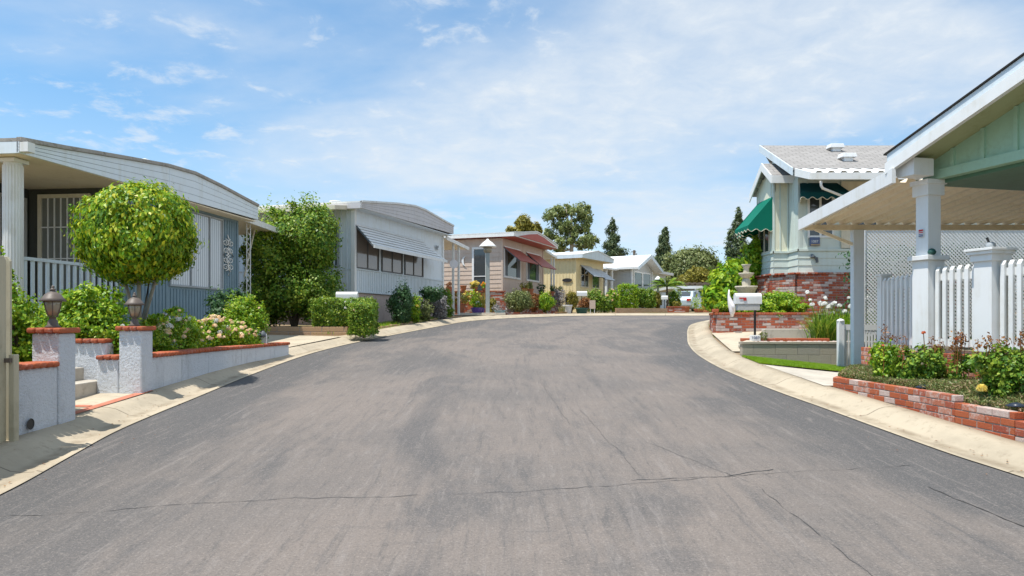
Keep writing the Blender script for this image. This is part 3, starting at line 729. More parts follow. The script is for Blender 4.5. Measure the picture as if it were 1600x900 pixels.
bow_roof(h1, [(-.5, 4.19), (.4, 4.28), (1.1, 4.36), (2.0, 4.46), (3.2, 4.585), (4.2, 4.63), (5.3, 4.56), (6.3, 4.47), (7.1, 4.40)], -.42, 12, (4.02, 4.08), 'fascia_white', 'roof_old', 3, 'tan_under')
m = MB(); m.add([(3.3, .1, 4.68), (4.3, .1, 4.68), (4.3, .9, 4.70), (3.3, .9, 4.70), (3.55, .25, 4.84), (4.05, .25, 4.84), (4.05, .75, 4.84), (3.55, .75, 4.84)], [(4, 5, 6, 7), (0, 1, 5, 4), (1, 2, 6, 5), (2, 3, 7, 6), (3, 0, 4, 7)])
m.build('roof_vent', 'vent_white', h1, 'h')
MB().box(-.50, -.36, -.56, -.43, 4.04, 4.18).build('gutter_end', 'white', h1, 'h')
# fluted porch column
m = MB(); c = (-.12, .0)
m.tube([(c[0], c[1], 1.3), (c[0], c[1], 3.98)], .125, 20)
for i in range(20): a = 2 * math.pi * (i + .5) / 20; m.tube([(c[0] + .125 * math.cos(a), c[1] + .125 * math.sin(a), 1.35), (c[0] + .125 * math.cos(a), c[1] + .125 * math.sin(a), 3.92)], .013, 5)
m.box(c[0] - .145, c[0] + .145, c[1] - .145, c[1] + .145, 3.96, 4.015); m.build('porch_column', 'white', h1, 'h')
# porch railing
m = MB(); m.box(0, 2.33, -.045, .015, 2.52, 2.57); m.box(0, 2.33, -.035, .005, 1.66, 1.71)
x = .07
while x < 2.3: m.box(x, x + .055, -.03, .0, 1.7, 2.525); x += .155
m.build('porch_railing', 'pale_blue', h1, 'h')
# barred screen door in the porch
dr = MB(); dx = 2.298
dr.box(dx - .05, dx, .50, .57, 1.62, 3.92); dr.box(dx - .05, dx, 1.47, 1.54, 1.62, 3.92); dr.box(dx - .05, dx, .57, 1.47, 3.85, 3.92)
dr = dr.build('screen_door', 'cream', h1, 'h'); MB().box(dx - .018, dx - .002, .57, 1.47, 1.62, 3.85).build('screen', 'screen_mesh', dr, 'h')
for i in range(1, 7): yq = .57 + i * .9 / 7; MB().box(dx - .04, dx - .022, yq - .011, yq + .011, 1.62, 3.85).build('door_bar', 'white', dr, 'h')
for z in (2.72, 3.30): MB().box(dx - .044, dx - .026, .57, 1.47, z, z + .022).build('door_bar', 'white', dr, 'h')
m = MB(); m.box(1.55, 1.62, 1.72, 1.765, 1.62, 3.85); m.box(2.16, 2.22, 1.72, 1.765, 1.62, 3.85); m.box(1.62, 2.16, 1.72, 1.765, 3.79, 3.85); m.build('door_frame', 'h5_grey', h1, 'h')
window(h1, 3.98, 6.07, 2.34, 3.92, -.0, 'grey_trim', 'blinds', (4.75, 5.52), .04)
# carport awning on the far side, with its scrolled post
m = MB(); m.prism([(6.88, -.2, 4.02), (9.2, -.2, 3.93), (9.2, -.2, 4.07), (6.88, -.2, 4.16)], (0, .05, 0)); m.build('carport_fascia', 'white', h1, 'h')
m = MB(); m.prism([(6.88, -.14, 4.05), (9.2, -.14, 3.96), (9.2, -.14, 3.99), (6.88, -.14, 4.08)], (0, 6, 0)); m.build('carport_roof', 'tan_under', h1, 'h')
m = MB(); 
for xx in (7.25, 7.45): m.tube([(xx, -.05, 1.0), (xx, -.05, 4.02)], .012, 6)
for i in range(22):
    z = 1.15 + i * .13; s = 1 if i % 2 else -1
    m.tube([(7.35 - s * .09, -.05, z), (7.35 + s * .02, -.05, z + .03), (7.35 + s * .09, -.05, z + .10), (7.35, -.05, z + .13)], .008, 5)
m.build('carport_post', 'white_metal', h1, 'h')
MB().bar((7.42, .1, 2.7), (8.0, .1, 3.97), .03).build('brace', 'cream', h1, 'h')
# wrought scroll on the ribbed wall
sc1 = thing('wall_ornament', 'white wrought iron scroll ornament hung on the blue-grey ribbed wall', 'ornament', tuple(topmat(h1)[1] @ Vector((6.32, -.05, 1.70))), h1.rotation_euler.z)
def spiral(c, r0, turns, a0, sgn=1, n=26):
    return [(c[0] + r0 * (1 - .8 * i / n) * math.cos(a0 + sgn * turns * 6.283 * i / n), 0, c[1] + r0 * (1 - .8 * i / n) * math.sin(a0 + sgn * turns * 6.283 * i / n)) for i in range(n + 1)]
m = MB()
for s in (1, -1):
    m.tube(spiral((.07 * s, .78), .085, 1.5, math.pi / 2, s), .010, 5); m.tube(spiral((.07 * s, .20), .085, 1.5, -math.pi / 2, -s), .010, 5)
    m.tube(spiral((.06 * s, .58), .10, 1.2, -math.pi / 2, -s), .010, 5); m.tube(spiral((.06 * s, .38), .10, 1.2, math.pi / 2, s), .010, 5)
m.tube([(0, 0, 0), (.04, 0, .1), (0, 0, .28), (-.13, 0, .48), (0, 0, .68), (.03, 0, .85), (-.02, 0, .97)], .011, 5); m.tube([(0, 0, .28), (.13, 0, .48), (0, 0, .68)], .011, 5)
m.build('scrollwork', 'white', sc1, 'l', smooth=True); sc1.scale = (1.8, 1, 1)

# ---- stucco garden wall with brick caps, gate pillars, steps
def stucco_block(m, a, b, z0, z1, th=.22):
    a = Vector((a[0], a[1], 0)); b = Vector((b[0], b[1], 0)); d = (b - a); L_ = d.length; d.normalize(); n = Vector((d.y, -d.x, 0))
    m.obox((a + b) / 2 + Vector((0, 0, (z0 + z1) / 2)), d, L_ / 2, n, th / 2, Vector((0, 0, 1)), (z1 - z0) / 2)
def garden_wall(label, pts, z0, z1, th=.2, group=None, cap=True, name='stucco_wall', seed=1, hole=None):
    t = thing(name, label, 'wall', (pts[0][0], pts[0][1], z0))
    m = MB()
    for a, b in zip(pts[:-1], pts[1:]): stucco_block(m, a, b, z0, z1, th)
    m.build('wall_body', 'stucco', t, bevel=.018)
    if cap:
        m = MB()
        for i, (a, b) in enumerate(zip(pts[:-1], pts[1:])): cap_run(m, a, b, z1 + .001, th=th + .07, seed=seed + i)
        m.build('brick_cap', 'brick_cap', t, bevel=.02)
    return t
def bend(y): 
    i = min(range(len(BK)), key=lambda k: abs(BK[k].y - y)); return BK[i]
BK = offset_line(SL, .66)
def bx(y): # x of the sidewalk's back edge on the left
    for p, q in zip(BK[:-1], BK[1:]):
        if p.y <= y <= q.y: return p.x + (q.x - p.x) * (y - p.y) / (q.y - p.y)
    return -4.6
w1 = garden_wall('short white stucco wall with a red brick cap and round drain hole beside the beige fence', [(-4.66, 6.67), (-4.64, 7.36)], .30, 1.135, .2, seed=4)
m = MB(); n = 20
for i in range(n):
    a0, a1 = 2 * math.pi * i / n, 2 * math.pi * (i + 1) / n; m.add([(-4.538, 6.93 + .045 * math.cos(a0), .62 + .045 * math.sin(a0)), (-4.538, 6.93 + .045 * math.cos(a1), .62 + .045 * math.sin(a1)), (-4.530, 6.93 + .053 * math.cos(a1), .62 + .053 * math.sin(a1)), (-4.530, 6.93 + .053 * math.cos(a0), .62 + .053 * math.sin(a0))], [(0, 1, 2, 3)])
m.add([(-4.536, 6.93 + .047 * math.cos(2 * math.pi * i / n), .62 + .047 * math.sin(2 * math.pi * i / n)) for i in range(n)], [tuple(range(n))])
m.build('drain_hole', 'black_metal', w1)
def pillar(label, x, y, z0, w=.27, group='stucco gate pillars'):
    t = thing('gate_pillar', label, 'pillar', (x, y, z0), group=group)
    MB().box(x - w / 2, x + w / 2, y - w / 2, y + w / 2, z0, 1.465).build('pillar_body', 'stucco', t, bevel=.018)
    m = MB(); cap_run(m, (x - w / 2 - .035, y), (x + w / 2 + .035, y), 1.466, th=w + .08, h=.055, bl=.09); m.build('brick_cap', 'brick_cap', t, bevel=.018); return t
pillar('white stucco gate pillar with a brick cap at the end of the wall with the drain hole', -4.665, 7.5, .35, .28)
pillar('white stucco gate pillar with a brick cap at the head of the long curving garden wall', -4.80, 9.40, .50, .29)
pts = [(-4.78, 9.56), (-4.765, 10.4), (-4.755, 11.3), (-4.72, 12.2), (-4.655, 13.1), (-4.58, 13.9), (-4.52, 14.6)]
garden_wall('long low white stucco wall with a red brick cap curving along the sidewalk', pts, .45, 1.11, .2, seed=9)
garden_wall('stub of white stucco wall with a low brick cap joined to the left side of the second gate pillar', [(-4.96, 9.40), (-5.24, 9.40)], .45, 1.10, .24, seed=13)
garden_wall('tall stained white stucco wall beside the entry steps', [(-5.25, 9.62), (-5.75, 9.62)], .5, 1.30, .18, seed=15)
st = thing('entry_steps', 'three pale concrete steps rising between the stucco gate pillars', 'steps', (-5.6, 8.6, .6))
for i, (x0, x1, z) in enumerate(((-5.75, -5.24, .83), (-6.2, -5.52, .99), (-6.8, -5.82, 1.14))): MB().box(x0, x1 , 7.7 + i * .002, 9.50 - i * .002, .5, z).build('step', 'concrete_pale', st, bevel=.012)
# retained soil behind
props(MB().box(-7.3, -4.95, 9.73, 14.4, .9, 1.06).build('planting_bed', 'soil', None), kind='structure')
props(MB().box(-7.3, -4.76, 5.0, 7.33, .9, 1.08).build('planting_bed', 'soil', None), kind='structure')

# lanterns
def lantern(label, x, y, z):
    t = thing('lantern', label, 'lantern', (x, y, z), group='bronze lanterns on the gate pillars'); c = (x, y, z)
    MB().lathe(c, [(.07, 0), (.072, .012), (.05, .03), (.045, .07), (.032, .085), (.03, .10), (.052, .115)], 18).build('base', 'bronze', t, smooth=True)
    gl = MB().lathe(c, [(.045, .118), (.072, .20), (.083, .265), (.080, .268)], 18).build('glass', 'lamp_glass', t, smooth=True)
    m = MB()
    for i in range(6): a = i * math.pi / 3; m.tube([(x + .047 * math.cos(a), y + .047 * math.sin(a), z + .116), (x + .075 * math.cos(a), y + .075 * math.sin(a), z + .20), (x + .086 * math.cos(a), y + .086 * math.sin(a), z + .27)], .005, 5)
    m.build('cage', 'bronze', gl)
    MB().lathe(c, [(.118, .268), (.122, .275), (.10, .30), (.075, .335), (.05, .355), (.026, .365), (.022, .378), (.030, .384), (.022, .395), (.012, .40), (.017, .414), (.006, .43)], 20).build('cap', 'bronze', t, smooth=True)
lantern('bronze lantern on the gate pillar nearest the beige fence', -4.66, 7.47, 1.522)
lantern('bronze lantern on the gate pillar at the head of the long garden wall', -4.80, 9.36, 1.522)

# beige fence at the picture's left edge
fn = thing('board_fence', 'tall beige board fence with dog-eared tops and a latch post at the far left', 'fence', (-4.6, 6.6, .4))
for i in range(12):
    x = -4.50 - i * .145; MB().prism([(x, 6.60, .42), (x - .137, 6.60, .42), (x - .137, 6.60, 2.13), (x - .11, 6.60, 2.17), (x - .03, 6.60, 2.17), (x, 6.60, 2.13)], (0, .025, 0)).build('board', 'beige', fn, bevel=.003)
for i in range(24):
    y = 6.57 - i * .145; zz = 2.13 - .06 * (6.6 - y); MB().prism([(-4.515, y, zz - 1.75), (-4.515, y - .137, zz - 1.75), (-4.515, y - .137, zz), (-4.515, y - .11, zz + .04), (-4.515, y - .03, zz + .04), (-4.515, y, zz)], (-.025, 0, 0)).build('board', 'beige', fn, bevel=.003)
MB().box(-4.495, -4.445, 6.57, 6.64, .38, 1.29).build('latch_post', 'beige', fn, bevel=.006)
MB().box(-4.46, -4.53, 6.54, 6.57, 1.22, 1.26).build('latch', 'bronze', fn)

# ================================================================ second mobile home (white with slatted awning)
u2 = Vector((2.0, 6.9)).normalized()
h2 = thing('mobile_home', 'white mobile home with one long slatted metal awning over three front windows', 'mobile home', (-4.725, 22, 1.35), RZ(*u2))
w = MB().box(0, 7.18, 0, 12, 2.44, 4.93).build('wall', 'h2_white', h2, 'h')
MB().box(.05, 7.13, .04, 11.9, 1.2, 2.42).build('skirting', 'h2_skirt', h2, 'h')
m = MB(); battens(m, .08, 7.1, 2.46, 3.12, 0, .125); battens_side(m, .05, 8, 2.46, 4.9, 0, .2, .06, .02); m.box(0, 7.18, -.03, 0, 3.12, 3.16); m.box(0, 7.18, -.025, 0, 2.43, 2.47); m.box(-.025, 0, .05, 8, 3.10, 3.14)
m.build('siding_ribs', 'pale_blue', w, 'h')
for xq in (-.05, 7.10): MB().box(xq, xq + .12, -.05, .07, 2.42, 4.92).build('corner_trim', 'white', w, 'h')
m = MB(); x_ = [.9 * i for i in range(1, 8)]; 
window(h2, .13, 1.55, 3.20, 4.40, 0, 'dark_trim', 'curtained', (.85,), .035); window(h2, 1.85, 3.35, 3.20, 4.40, 0, 'dark_trim', 'curtained', (2.6,), .035); window(h2, 3.62, 5.15, 3.20, 4.40, 0, 'dark_trim', 'curtained', (4.35,), .035)
window_side(h2, .55, 1.7, 3.25, 4.45, 0, 'grey_trim', 'glass')
aw = thing('window_awning', 'long white slatted metal awning over the windows of the second home', 'awning', tuple(topmat(h2)[1] @ Vector((2.6, 0, 3.0))), h2.rotation_euler.z)
# child frames of h2's matrix: use world placement through h2
M2 = topmat(h2)[1]
def W2(M, rz, pts): return [M @ Vector((x, y, z - rz)) for x, y, z in pts]
m = MB(); ns = 7
for i in range(ns):
    f0, f1 = i / ns, (i + .63) / ns
    def pt(f, end): 
        y = -.03 - .62 * f; z = 4.50 - .68 * f; xx = (.02 + .0 * f) if end == 0 else (5.0 + 1.0 * f); return (xx, y, z)
    a, b, c_, d = pt(f0, 0), pt(f0, 1), pt(f1, 1), pt(f1, 0)
    q = [a, b, c_, d] + [(p[0], p[1] + .004, p[2] - .016) for p in (a, b, c_, d)]
    m.add(W2(M2, 1.35, q), [(0, 1, 2, 3), (7, 6, 5, 4), (0, 4, 5, 1), (1, 5, 6, 2), (2, 6, 7, 3), (3, 7, 4, 0)])
m.build('slats', 'white_metal', aw); q = W2(M2, 1.35, [(p[0], p[1] + .03, p[2] - .03) for p in (pt(0, 0), pt(0, 1), pt(1, 1), pt(1, 0))]); MB().add(q, [(0, 1, 2, 3)]).build('shade_backing', 'awning_dark', aw)  # added dark sheet below the slats, painting the shadow in their gaps
m = MB(); a, b = pt(1, 0), pt(1, 1); pa, pb = W2(M2, 1.35, [(a[0], a[1], a[2] - .03), (b[0], b[1], b[2] - .03)]); m.bar(pa, pb, .03, .09); m.build('front_rail', 'white_metal', aw)
for x in (.03, 1.7, 3.4, 4.95):
    q0, q1 = W2(M2, 1.35, [(x, -.02, 4.44), (x + (.95 if x > 4.9 else 0), -.62, 3.79)]); MB().bar(q0, q1, .02, .03).build('support_arm', 'awning_dark', aw)
bow_roof(h2, [(-.25, 5.06), (1.0, 5.22), (2.2, 5.37), (3.6, 5.50), (4.5, 5.50), (5.5, 5.42), (6.5, 5.34), (7.4, 5.28)], -.38, 12, (4.90, 4.99), 'h2_fascia', 'roof_white', 3, 'h2_white', edge='roof_white')
m = MB(); m.lathe((0, 0, 0), [(.0, 0)], 3) if False else None
MB().lathe((.5, .9, 5.14), [(.12, 0), (.12, .07), (.20, .09), (.18, .13), (.05, .15)], 14).build('roof_vent', 'vent_white', h2, 'h', smooth=True)
MB().lathe((4.4, .5, 5.50), [(.10, 0), (.10, .10), (.18, .12), (.05, .18)], 12).build('roof_vent', 'vent_white', h2, 'h', smooth=True)
# side patio awning between the homes and the far carport
m = MB(); m.prism([(-.05, .1, 4.90), (-.95, .1, 4.78), (-.95, .1, 4.90), (-.05, .1, 5.02)], (0, 6, 0)); m.build('patio_awning', 'cream', h2, 'h')
m = MB(); m.prism([(7.24, -.15, 4.76), (9.9, -.15, 4.58), (9.9, -.15, 4.71), (7.24, -.15, 4.90)], (0, .05, 0)); m.build('carport_fascia', 'white', h2, 'h')
m = MB(); m.prism([(7.24, -.09, 4.80), (9.9, -.09, 4.62), (9.9, -.09, 4.65), (7.24, -.09, 4.83)], (0, 7, 0)); m.build('carport_roof', 'tan_under', h2, 'h')
for x in (8.35, 9.0): MB().box(x - .04, x + .04, -.04, .04, 1.5, 4.72).build('carport_post', 'white_metal', h2, 'h')
sn = thing('garden_sign', 'round white disc on a thin pole at the foot of the second home\'s carport', 'ornament', (WX(709, 29.2), 29.2, 1.72))
p0 = Vector((WX(709, 29.2), 29.2, 1.72)); MB().tube([p0, p0 + Vector((0, 0, 1.95))], .014, 6).build('pole', 'white', sn)
m = MB(); c = p0 + Vector((0, 0, 2.1)); m.prism([(c.x + .17 * math.cos(a * math.pi / 12), c.y, c.z + .17 * math.sin(a * math.pi / 12)) for a in range(24)], (0, .02, 0)); m.build('disc', 'ornament_white', sn)
# butterfly on the wall
bf = thing('butterfly_ornament', 'small dark metal butterfly on the white wall right of the long awning', 'ornament', tuple(M2 @ Vector((6.5, -.03, 2.95))), h2.rotation_euler.z)
m = MB()
for s in (1, -1):
    m.prism([(0, 0, .06), (s * .07, -.02, .16), (s * .15, -.03, .17), (s * .14, -.03, .09), (s * .03, -.01, .05)], (0, .006, 0)); m.prism([(0, 0, .05), (s * .09, -.02, .05), (s * .10, -.02, -.02), (s * .03, -.01, .0)], (0, .006, 0))
m.build('wings', 'grey_trim', bf, 'l'); MB().tube([(0, -.01, 0), (0, -.01, .15)], .008, 5).build('body', 'black_metal', bf, 'l')

# ================================================================ third home (pink tan, red awnings)
u3 = Vector((.350, .937)).normalized()
h3 = thing('mobile_home', 'pinkish tan lap-sided mobile home with red metal window awnings and a red soffit', 'mobile home', (-.457, 35, 1.9), RZ(*u3)); M3 = topmat(h3)[1]
w = MB().box(0, 6.2, 0, 12, 1.8, 5.50).build('wall', 'h3_pink', h3, 'h')
m = MB(); laps_side(m, 0, 9, 2.3, 5.45, 0, .21, .02); laps(m, 0, 6.2, 2.3, 3.5, 0, .21, .008); m.box(-.03, .05, -.03, .05, 1.9, 5.48); m.box(6.16, 6.23, -.03, .05, 1.9, 5.48); m.box(2.88, 2.96, -.02, 0, 1.9, 5.5)
m.build('siding_boards', 'h3_pink', w, 'h')
for x0, x1 in ((.22, 2.35), (3.45, 5.35)):
    fr = window(h3, x0, x1, 3.72, 5.05, 0, 'white', 'glass_green', (), .09, .06)
    MB().box(x0, x0 + .42, -.036, -.018, 3.72, 5.05).build('shutter', 'awning_dark', fr, 'h'); MB().box(x1 - .42, x1, -.036, -.018, 3.72, 5.05).build('shutter', 'awning_dark', fr, 'h')
def slat_awning(label, M, rz, ez, x0, x1, zt, zo, out, mat, flare=0, ns=7, name='window_awning', group=None, mat2='awning_dark'):
    t = thing(name, label, 'awning', tuple(M @ Vector(((x0 + x1) / 2, 0, zo - ez))), rz, group); m = MB()
    for i in range(ns):
        f0, f1 = i / ns, (i + .8) / ns; q = []
        for f, e in ((f0, 0), (f0, 1), (f1, 1), (f1, 0)): q.append((x0 if e == 0 else x1 + flare * f, -.03 - out * f, zt + (zo - zt) * f))
        q = q + [(p[0], p[1] + .004, p[2] - .02) for p in q]
        m.add(W2(M, ez, q), [(0, 1, 2, 3), (7, 6, 5, 4), (0, 4, 5, 1), (1, 5, 6, 2), (2, 6, 7, 3), (3, 7, 4, 0)])
    m.build('slats', mat, t); q = W2(M, ez, [(x0, -.01, zt - .03), (x1, -.01, zt - .03), (x1 + flare, -.0 - out, zo - .03), (x0, -.0 - out, zo - .03)]); MB().add(q, [(0, 1, 2, 3)]).build('shade_backing', 'black_metal' if mat != 'red_awning' else 'h3_red', t)  # added sheet behind the slats; its black paints gap shadow, red awnings keep red
    for x in (x0 + .02, x1 - .02):
        q0, q1 = W2(M, ez, [(x, -.02, zt - .05), (x, -.02 - out, zo - .04)]); MB().bar(q0, q1, .025, .035).build('support_arm', mat2, t)
    return t
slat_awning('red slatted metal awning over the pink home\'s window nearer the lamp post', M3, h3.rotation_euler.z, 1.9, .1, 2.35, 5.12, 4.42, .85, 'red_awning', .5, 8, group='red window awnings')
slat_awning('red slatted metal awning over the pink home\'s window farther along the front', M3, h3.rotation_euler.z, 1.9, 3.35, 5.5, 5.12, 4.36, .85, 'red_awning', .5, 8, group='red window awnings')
rf = bow_roof(h3, [(-.35, 5.68), (.8, 5.80), (1.8, 5.93), (2.9, 6.06), (4.0, 5.98), (5.2, 5.86), (6.1, 5.76), (6.6, 5.70)], -.75, 12, (5.53, 5.55), 'white', 'roof_white', 0, 'h3_red', edge='roof_white')
MB().prism([(-.3, -.70, 5.52), (2.9, -.70, 5.53), (6.5, -.70, 5.54), (6.5, -.70, 5.515), (-.3, -.70, 5.50)], (0, .69, 0)).build('red_soffit', 'h3_red', h3, 'h')
MB().prism([(.1, -.79, 5.57), (6.3, -.79, 5.59), (4.0, -.79, 5.90), (2.9, -.79, 5.97), (1.8, -.79, 5.84)], (0, .02, 0)).build('gable_panel', 'h3_red', h3, 'h')
fr = window_side(h3, .85, 1.45, 2.5, 5.0, -.02, 'white', 'glass', (), .10, .05, rail=3.7)
m = MB(); m.prism([(6.25, -.1, 5.42), (8.6, -.1, 5.18), (8.6, -.1, 5.30), (6.25, -.1, 5.55)], (0, 7, 0)); m.build('carport_roof', 'white', h3, 'h')
for x in (7.9, 8.4): MB().box(x - .04, x + .04, .0, .08, 1.8, 5.2).build('carport_post', 'white_metal', h3, 'h')
mo = thing('moon_ornament', 'white crescent moon on the pink lap-sided wall', 'ornament', tuple(M3 @ Vector((-.04, 1.92, 2.55))), h3.rotation_euler.z)
m = MB(); o = []
for i in range(13): a = math.pi / 2 - math.pi * 1.0 * i / 12; o.append((-.02, .24 * math.cos(a) - .06, .24 * math.sin(a)))
for i in range(13): a = -math.pi / 2 + math.pi * i / 12; o.append((-.02, .13 * math.cos(a) - .06, .24 * math.sin(a)))
m.prism(o, (.02, 0, 0)); m.build('crescent', 'white', mo, 'l')

# ================================================================ fourth home (yellow), annex, fifth and sixth
u4 = Vector((.462, .887)).normalized()
h4 = thing('mobile_home', 'small yellow mobile home with grey awnings and a dark oval plaque', 'mobile home', (3.98, 46, 2.1), RZ(*u4)); M4 = topmat(h4)[1]
w = MB().box(0, 4.9, 0, 9, 2.0, 5.52).build('wall', 'h4_yellow', h4, 'h'); m = MB(); battens_side(m, 0, 3, 2.2, 5.5, 0, .22, .04, .02); m.box(-.03, .05, -.03, .05, 2.1, 5.5); m.build('siding_ribs', 'h4_yellow', w, 'h')
window(h4, .85, 2.05, 3.75, 5.0, 0, 'cream', 'glass', (1.45,), .07, rail=4.5); window(h4, 2.8, 4.0, 3.75, 4.75, 0, 'cream', 'glass_green', (), .07)
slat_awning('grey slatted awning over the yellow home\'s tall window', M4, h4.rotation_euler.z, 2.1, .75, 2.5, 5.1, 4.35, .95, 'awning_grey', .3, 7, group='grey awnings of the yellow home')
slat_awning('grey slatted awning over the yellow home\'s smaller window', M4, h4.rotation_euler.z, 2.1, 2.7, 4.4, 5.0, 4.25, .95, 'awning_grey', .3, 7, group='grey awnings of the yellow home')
bow_roof(h4, [(-.3, 5.64), (.9, 5.84), (2.3, 6.05), (3.6, 5.92), (5.35, 5.70)], -.6, 9, (5.45, 5.50), 'pale_blue', 'roof_white', 0, 'h4_yellow', edge='roof_white')
pl = thing('house_plaque', 'dark oval number plaque on the yellow siding', 'plaque', tuple(M4 @ Vector((-.05, .55, 2.0))), h4.rotation_euler.z)
MB().prism([(-.03, .55 * 0 + .34 * math.cos(a * math.pi / 12), .12 * math.sin(a * math.pi / 12)) for a in range(24)], (.03, 0, 0)).build('plate', 'black_metal', pl, 'l')
an = thing('garden_room', 'low white room with dark windows between the pink and yellow homes', 'building', (WX(853, 50), 50, 2.1))
x0, x1 = WX(846, 50), WX(880, 50); w = MB().box(x0, x1, 50, 56, 2.0, WZ(414, 50)).build('wall', 'white', an); MB().box(x0 - .2, x1 + .2, 49.7, 56, WZ(414, 50) + .003, WZ(411, 50)).build('roof', 'roof_white', an)
m = MB(); m.box(WX(855, 50), WX(859, 50), 49.97, 49.99, WZ(450, 50), WZ(431, 50)); m.box(WX(861, 50), WX(866.5, 50), 49.97, 49.99, WZ(450, 50), WZ(431, 50)); m.build('window', 'glass', an)
u5 = Vector((.5, .866))
h5 = thing('mobile_home', 'grey gabled mobile home with tall green-tinted front windows', 'mobile home', (8.95, 55, 2.3), RZ(*u5)); M5 = topmat(h5)[1]
w = MB().box(0, 4.6, 0, 7, 2.2, 5.45).build('wall', 'h5_grey', h5, 'h')
MB().prism([(0, 0, 5.45), (4.6, 0, 5.45), (2.3, 0, 6.35)], (0, 6, 0)).build('gable', 'h5_grey', h5, 'h')
m = MB(); laps_side(m, 0, 5, 2.4, 5.4, 0, .22); m.build('siding_boards', 'h5_grey', w, 'h')
for xq in (-.04, 4.5): MB().box(xq, xq + .14, -.04, .05, 2.2, 5.45).build('corner_trim', 'white', w, 'h')
window(h5, .5, 2.1, 3.1, 5.2, 0, 'white', 'glass_green', (), .1); window(h5, 2.4, 4.0, 3.1, 5.2, 0, 'white', 'glass_green', (), .1)
rf = MB(); rf.prism([(-.5, -.7, 5.38), (2.3, -.7, 6.45), (5.1, -.7, 5.38), (5.1, -.7, 5.54), (2.3, -.7, 6.62), (-.5, -.7, 5.54)], (0, 8, 0)); rf = rf.build('roof', 'roof_white', h5, 'h')
m = MB(); m.prism([(-.5, -.74, 5.30), (2.3, -.74, 6.36), (5.1, -.74, 5.30), (5.1, -.74, 5.57), (2.3, -.74, 6.64), (-.5, -.74, 5.57)], (0, .035, 0)); m.build('rake_board', 'pale_blue', rf, 'h')
m = MB(); m.box(-2.6, -.02, 1.0, 6, 5.30, 5.42); m.build('porch_roof', 'white', h5, 'h'); m = MB()
m.box(-2.5, 0, 4, 6, 2.2, 5.3); m.build('porch_wall', 'cream', h5, 'h')
for x in (-2.2, -1.1): MB().box(x, x + .14, 1.1, 1.24, 2.2, 5.3).build('porch_post', 'white', h5, 'h')
h6 = thing('mobile_home', 'pale flat-roofed mobile home farthest down the street', 'mobile home', (WX(1018, 66), 66, 2.4), RZ(.5, .866)); M6 = topmat(h6)[1]
w = MB().box(0, 4, 0, 9, 2.3, WZ(427, 66)).build('wall', 'pale_blue', h6, 'h'); MB().box(-.5, 4.5, -.6, 9, WZ(427, 66) + .003, WZ(423, 66)).build('roof', 'white', h6, 'h')
window(h6, .6, 1.6, 3.6, 5.2, 0, 'white', 'glass', (), .08); window_side(h6, .8, 2.0, 3.6, 5.2, 0, 'white', 'glass')

# ================================================================ RIGHT: green gabled porch home (nearest right)
pu = Vector((.252, -.968)).normalized()                       # along the street front, towards the camera
h7 = thing('porch_house', 'sage green board-and-batten gabled porch with a white rake and square white columns', 'house', (5.3, 9.5, .72), RZ(*pu)); M7 = topmat(h7)[1]
# local: +x towards the camera along the front, -y is away from the street? compute: rotating +x onto pu puts +y on the lot side
Z = lambda z: z
m = MB()                                                       # gable wall panel, in local coords, street face at y=0
EZ = 3.60; SLP = .319; RX = 4.3
def ztop(x): return EZ + SLP * (x + .0) if x < RX else EZ + SLP * RX - SLP * (x - RX)
m.prism([(0.02, .06, 3.40), (8.6, .06, 3.40), (8.6, .06, ztop(8.6)), (RX, .06, ztop(RX)), (0.02, .06, ztop(0.02))], (0, .06, 0))
w = m.build('gable_wall', 'r1_green', h7, 'h')
m = MB(); x = .42
while x < 8.2: MB().box(x - .025, x + .025, .035, .062, 3.50, ztop(x) - .005).build('batten', 'r1_green', w, 'h'); x += .43
m = MB(); m.box(-.02, 8.6, .02, .14, 3.385, 3.50); m.build('beam', 'r1_green', h7, 'h')
OV = .46                                                       # street overhang of the roof
def rk(x, dz): return (x, -OV, EZ - .0 + SLP * x + dz)
xl = -.10
rf = MB().prism([(xl - .04, -OV - .02, EZ + SLP * (xl - .04) + .17), (RX, -OV - .02, EZ + SLP * RX + .17), (8.9, -OV - .02, EZ + SLP * RX - SLP * 4.6 + .17), (8.9, -OV - .02, EZ + SLP * RX - SLP * 4.6 + .188), (RX, -OV - .02, EZ + SLP * RX + .188), (xl - .04, -OV - .02, EZ + SLP * (xl - .04) + .188)], (0, 8, 0)).build('roof', 'dark_shingle', h7, 'h')
MB().prism([(xl, -OV + .05, EZ + SLP * xl + .0), (RX, -OV + .05, EZ + SLP * RX), (8.9, -OV + .05, EZ + SLP * RX - SLP * 4.6), (8.9, -OV + .05, EZ + SLP * RX - SLP * 4.6 + .03), (RX, -OV + .05, EZ + SLP * RX + .03), (xl, -OV + .05, EZ + SLP * xl + .03)], (0, 7.5, 0)).build('soffit', 'r1_soffit', rf, 'h')
MB().prism([rk(xl, .02), rk(RX, .02), rk(8.9, .02 - SLP * 9.2), rk(8.9, .165 - SLP * 9.2), rk(RX, .165), rk(xl, .165)], (0, .04, 0)).build('rake_board', 'pale_blue', rf, 'h')  # white board; pale blue paints in the shade under the shingle edge
m = MB(); m.prism([(xl, -OV - .035, EZ + SLP * xl - .095), (RX, -OV - .035, EZ + SLP * RX - .095), (8.9, -OV - .035, EZ + SLP * RX - SLP * 4.6 - .095), (8.9, -OV - .035, EZ + SLP * RX - SLP * 4.6 + .045), (RX, -OV - .035, EZ + SLP * RX + .045), (xl, -OV - .035, EZ + SLP * xl + .045)], (0, .06, 0)); m.build('rake_trim', 'white', rf, 'h')
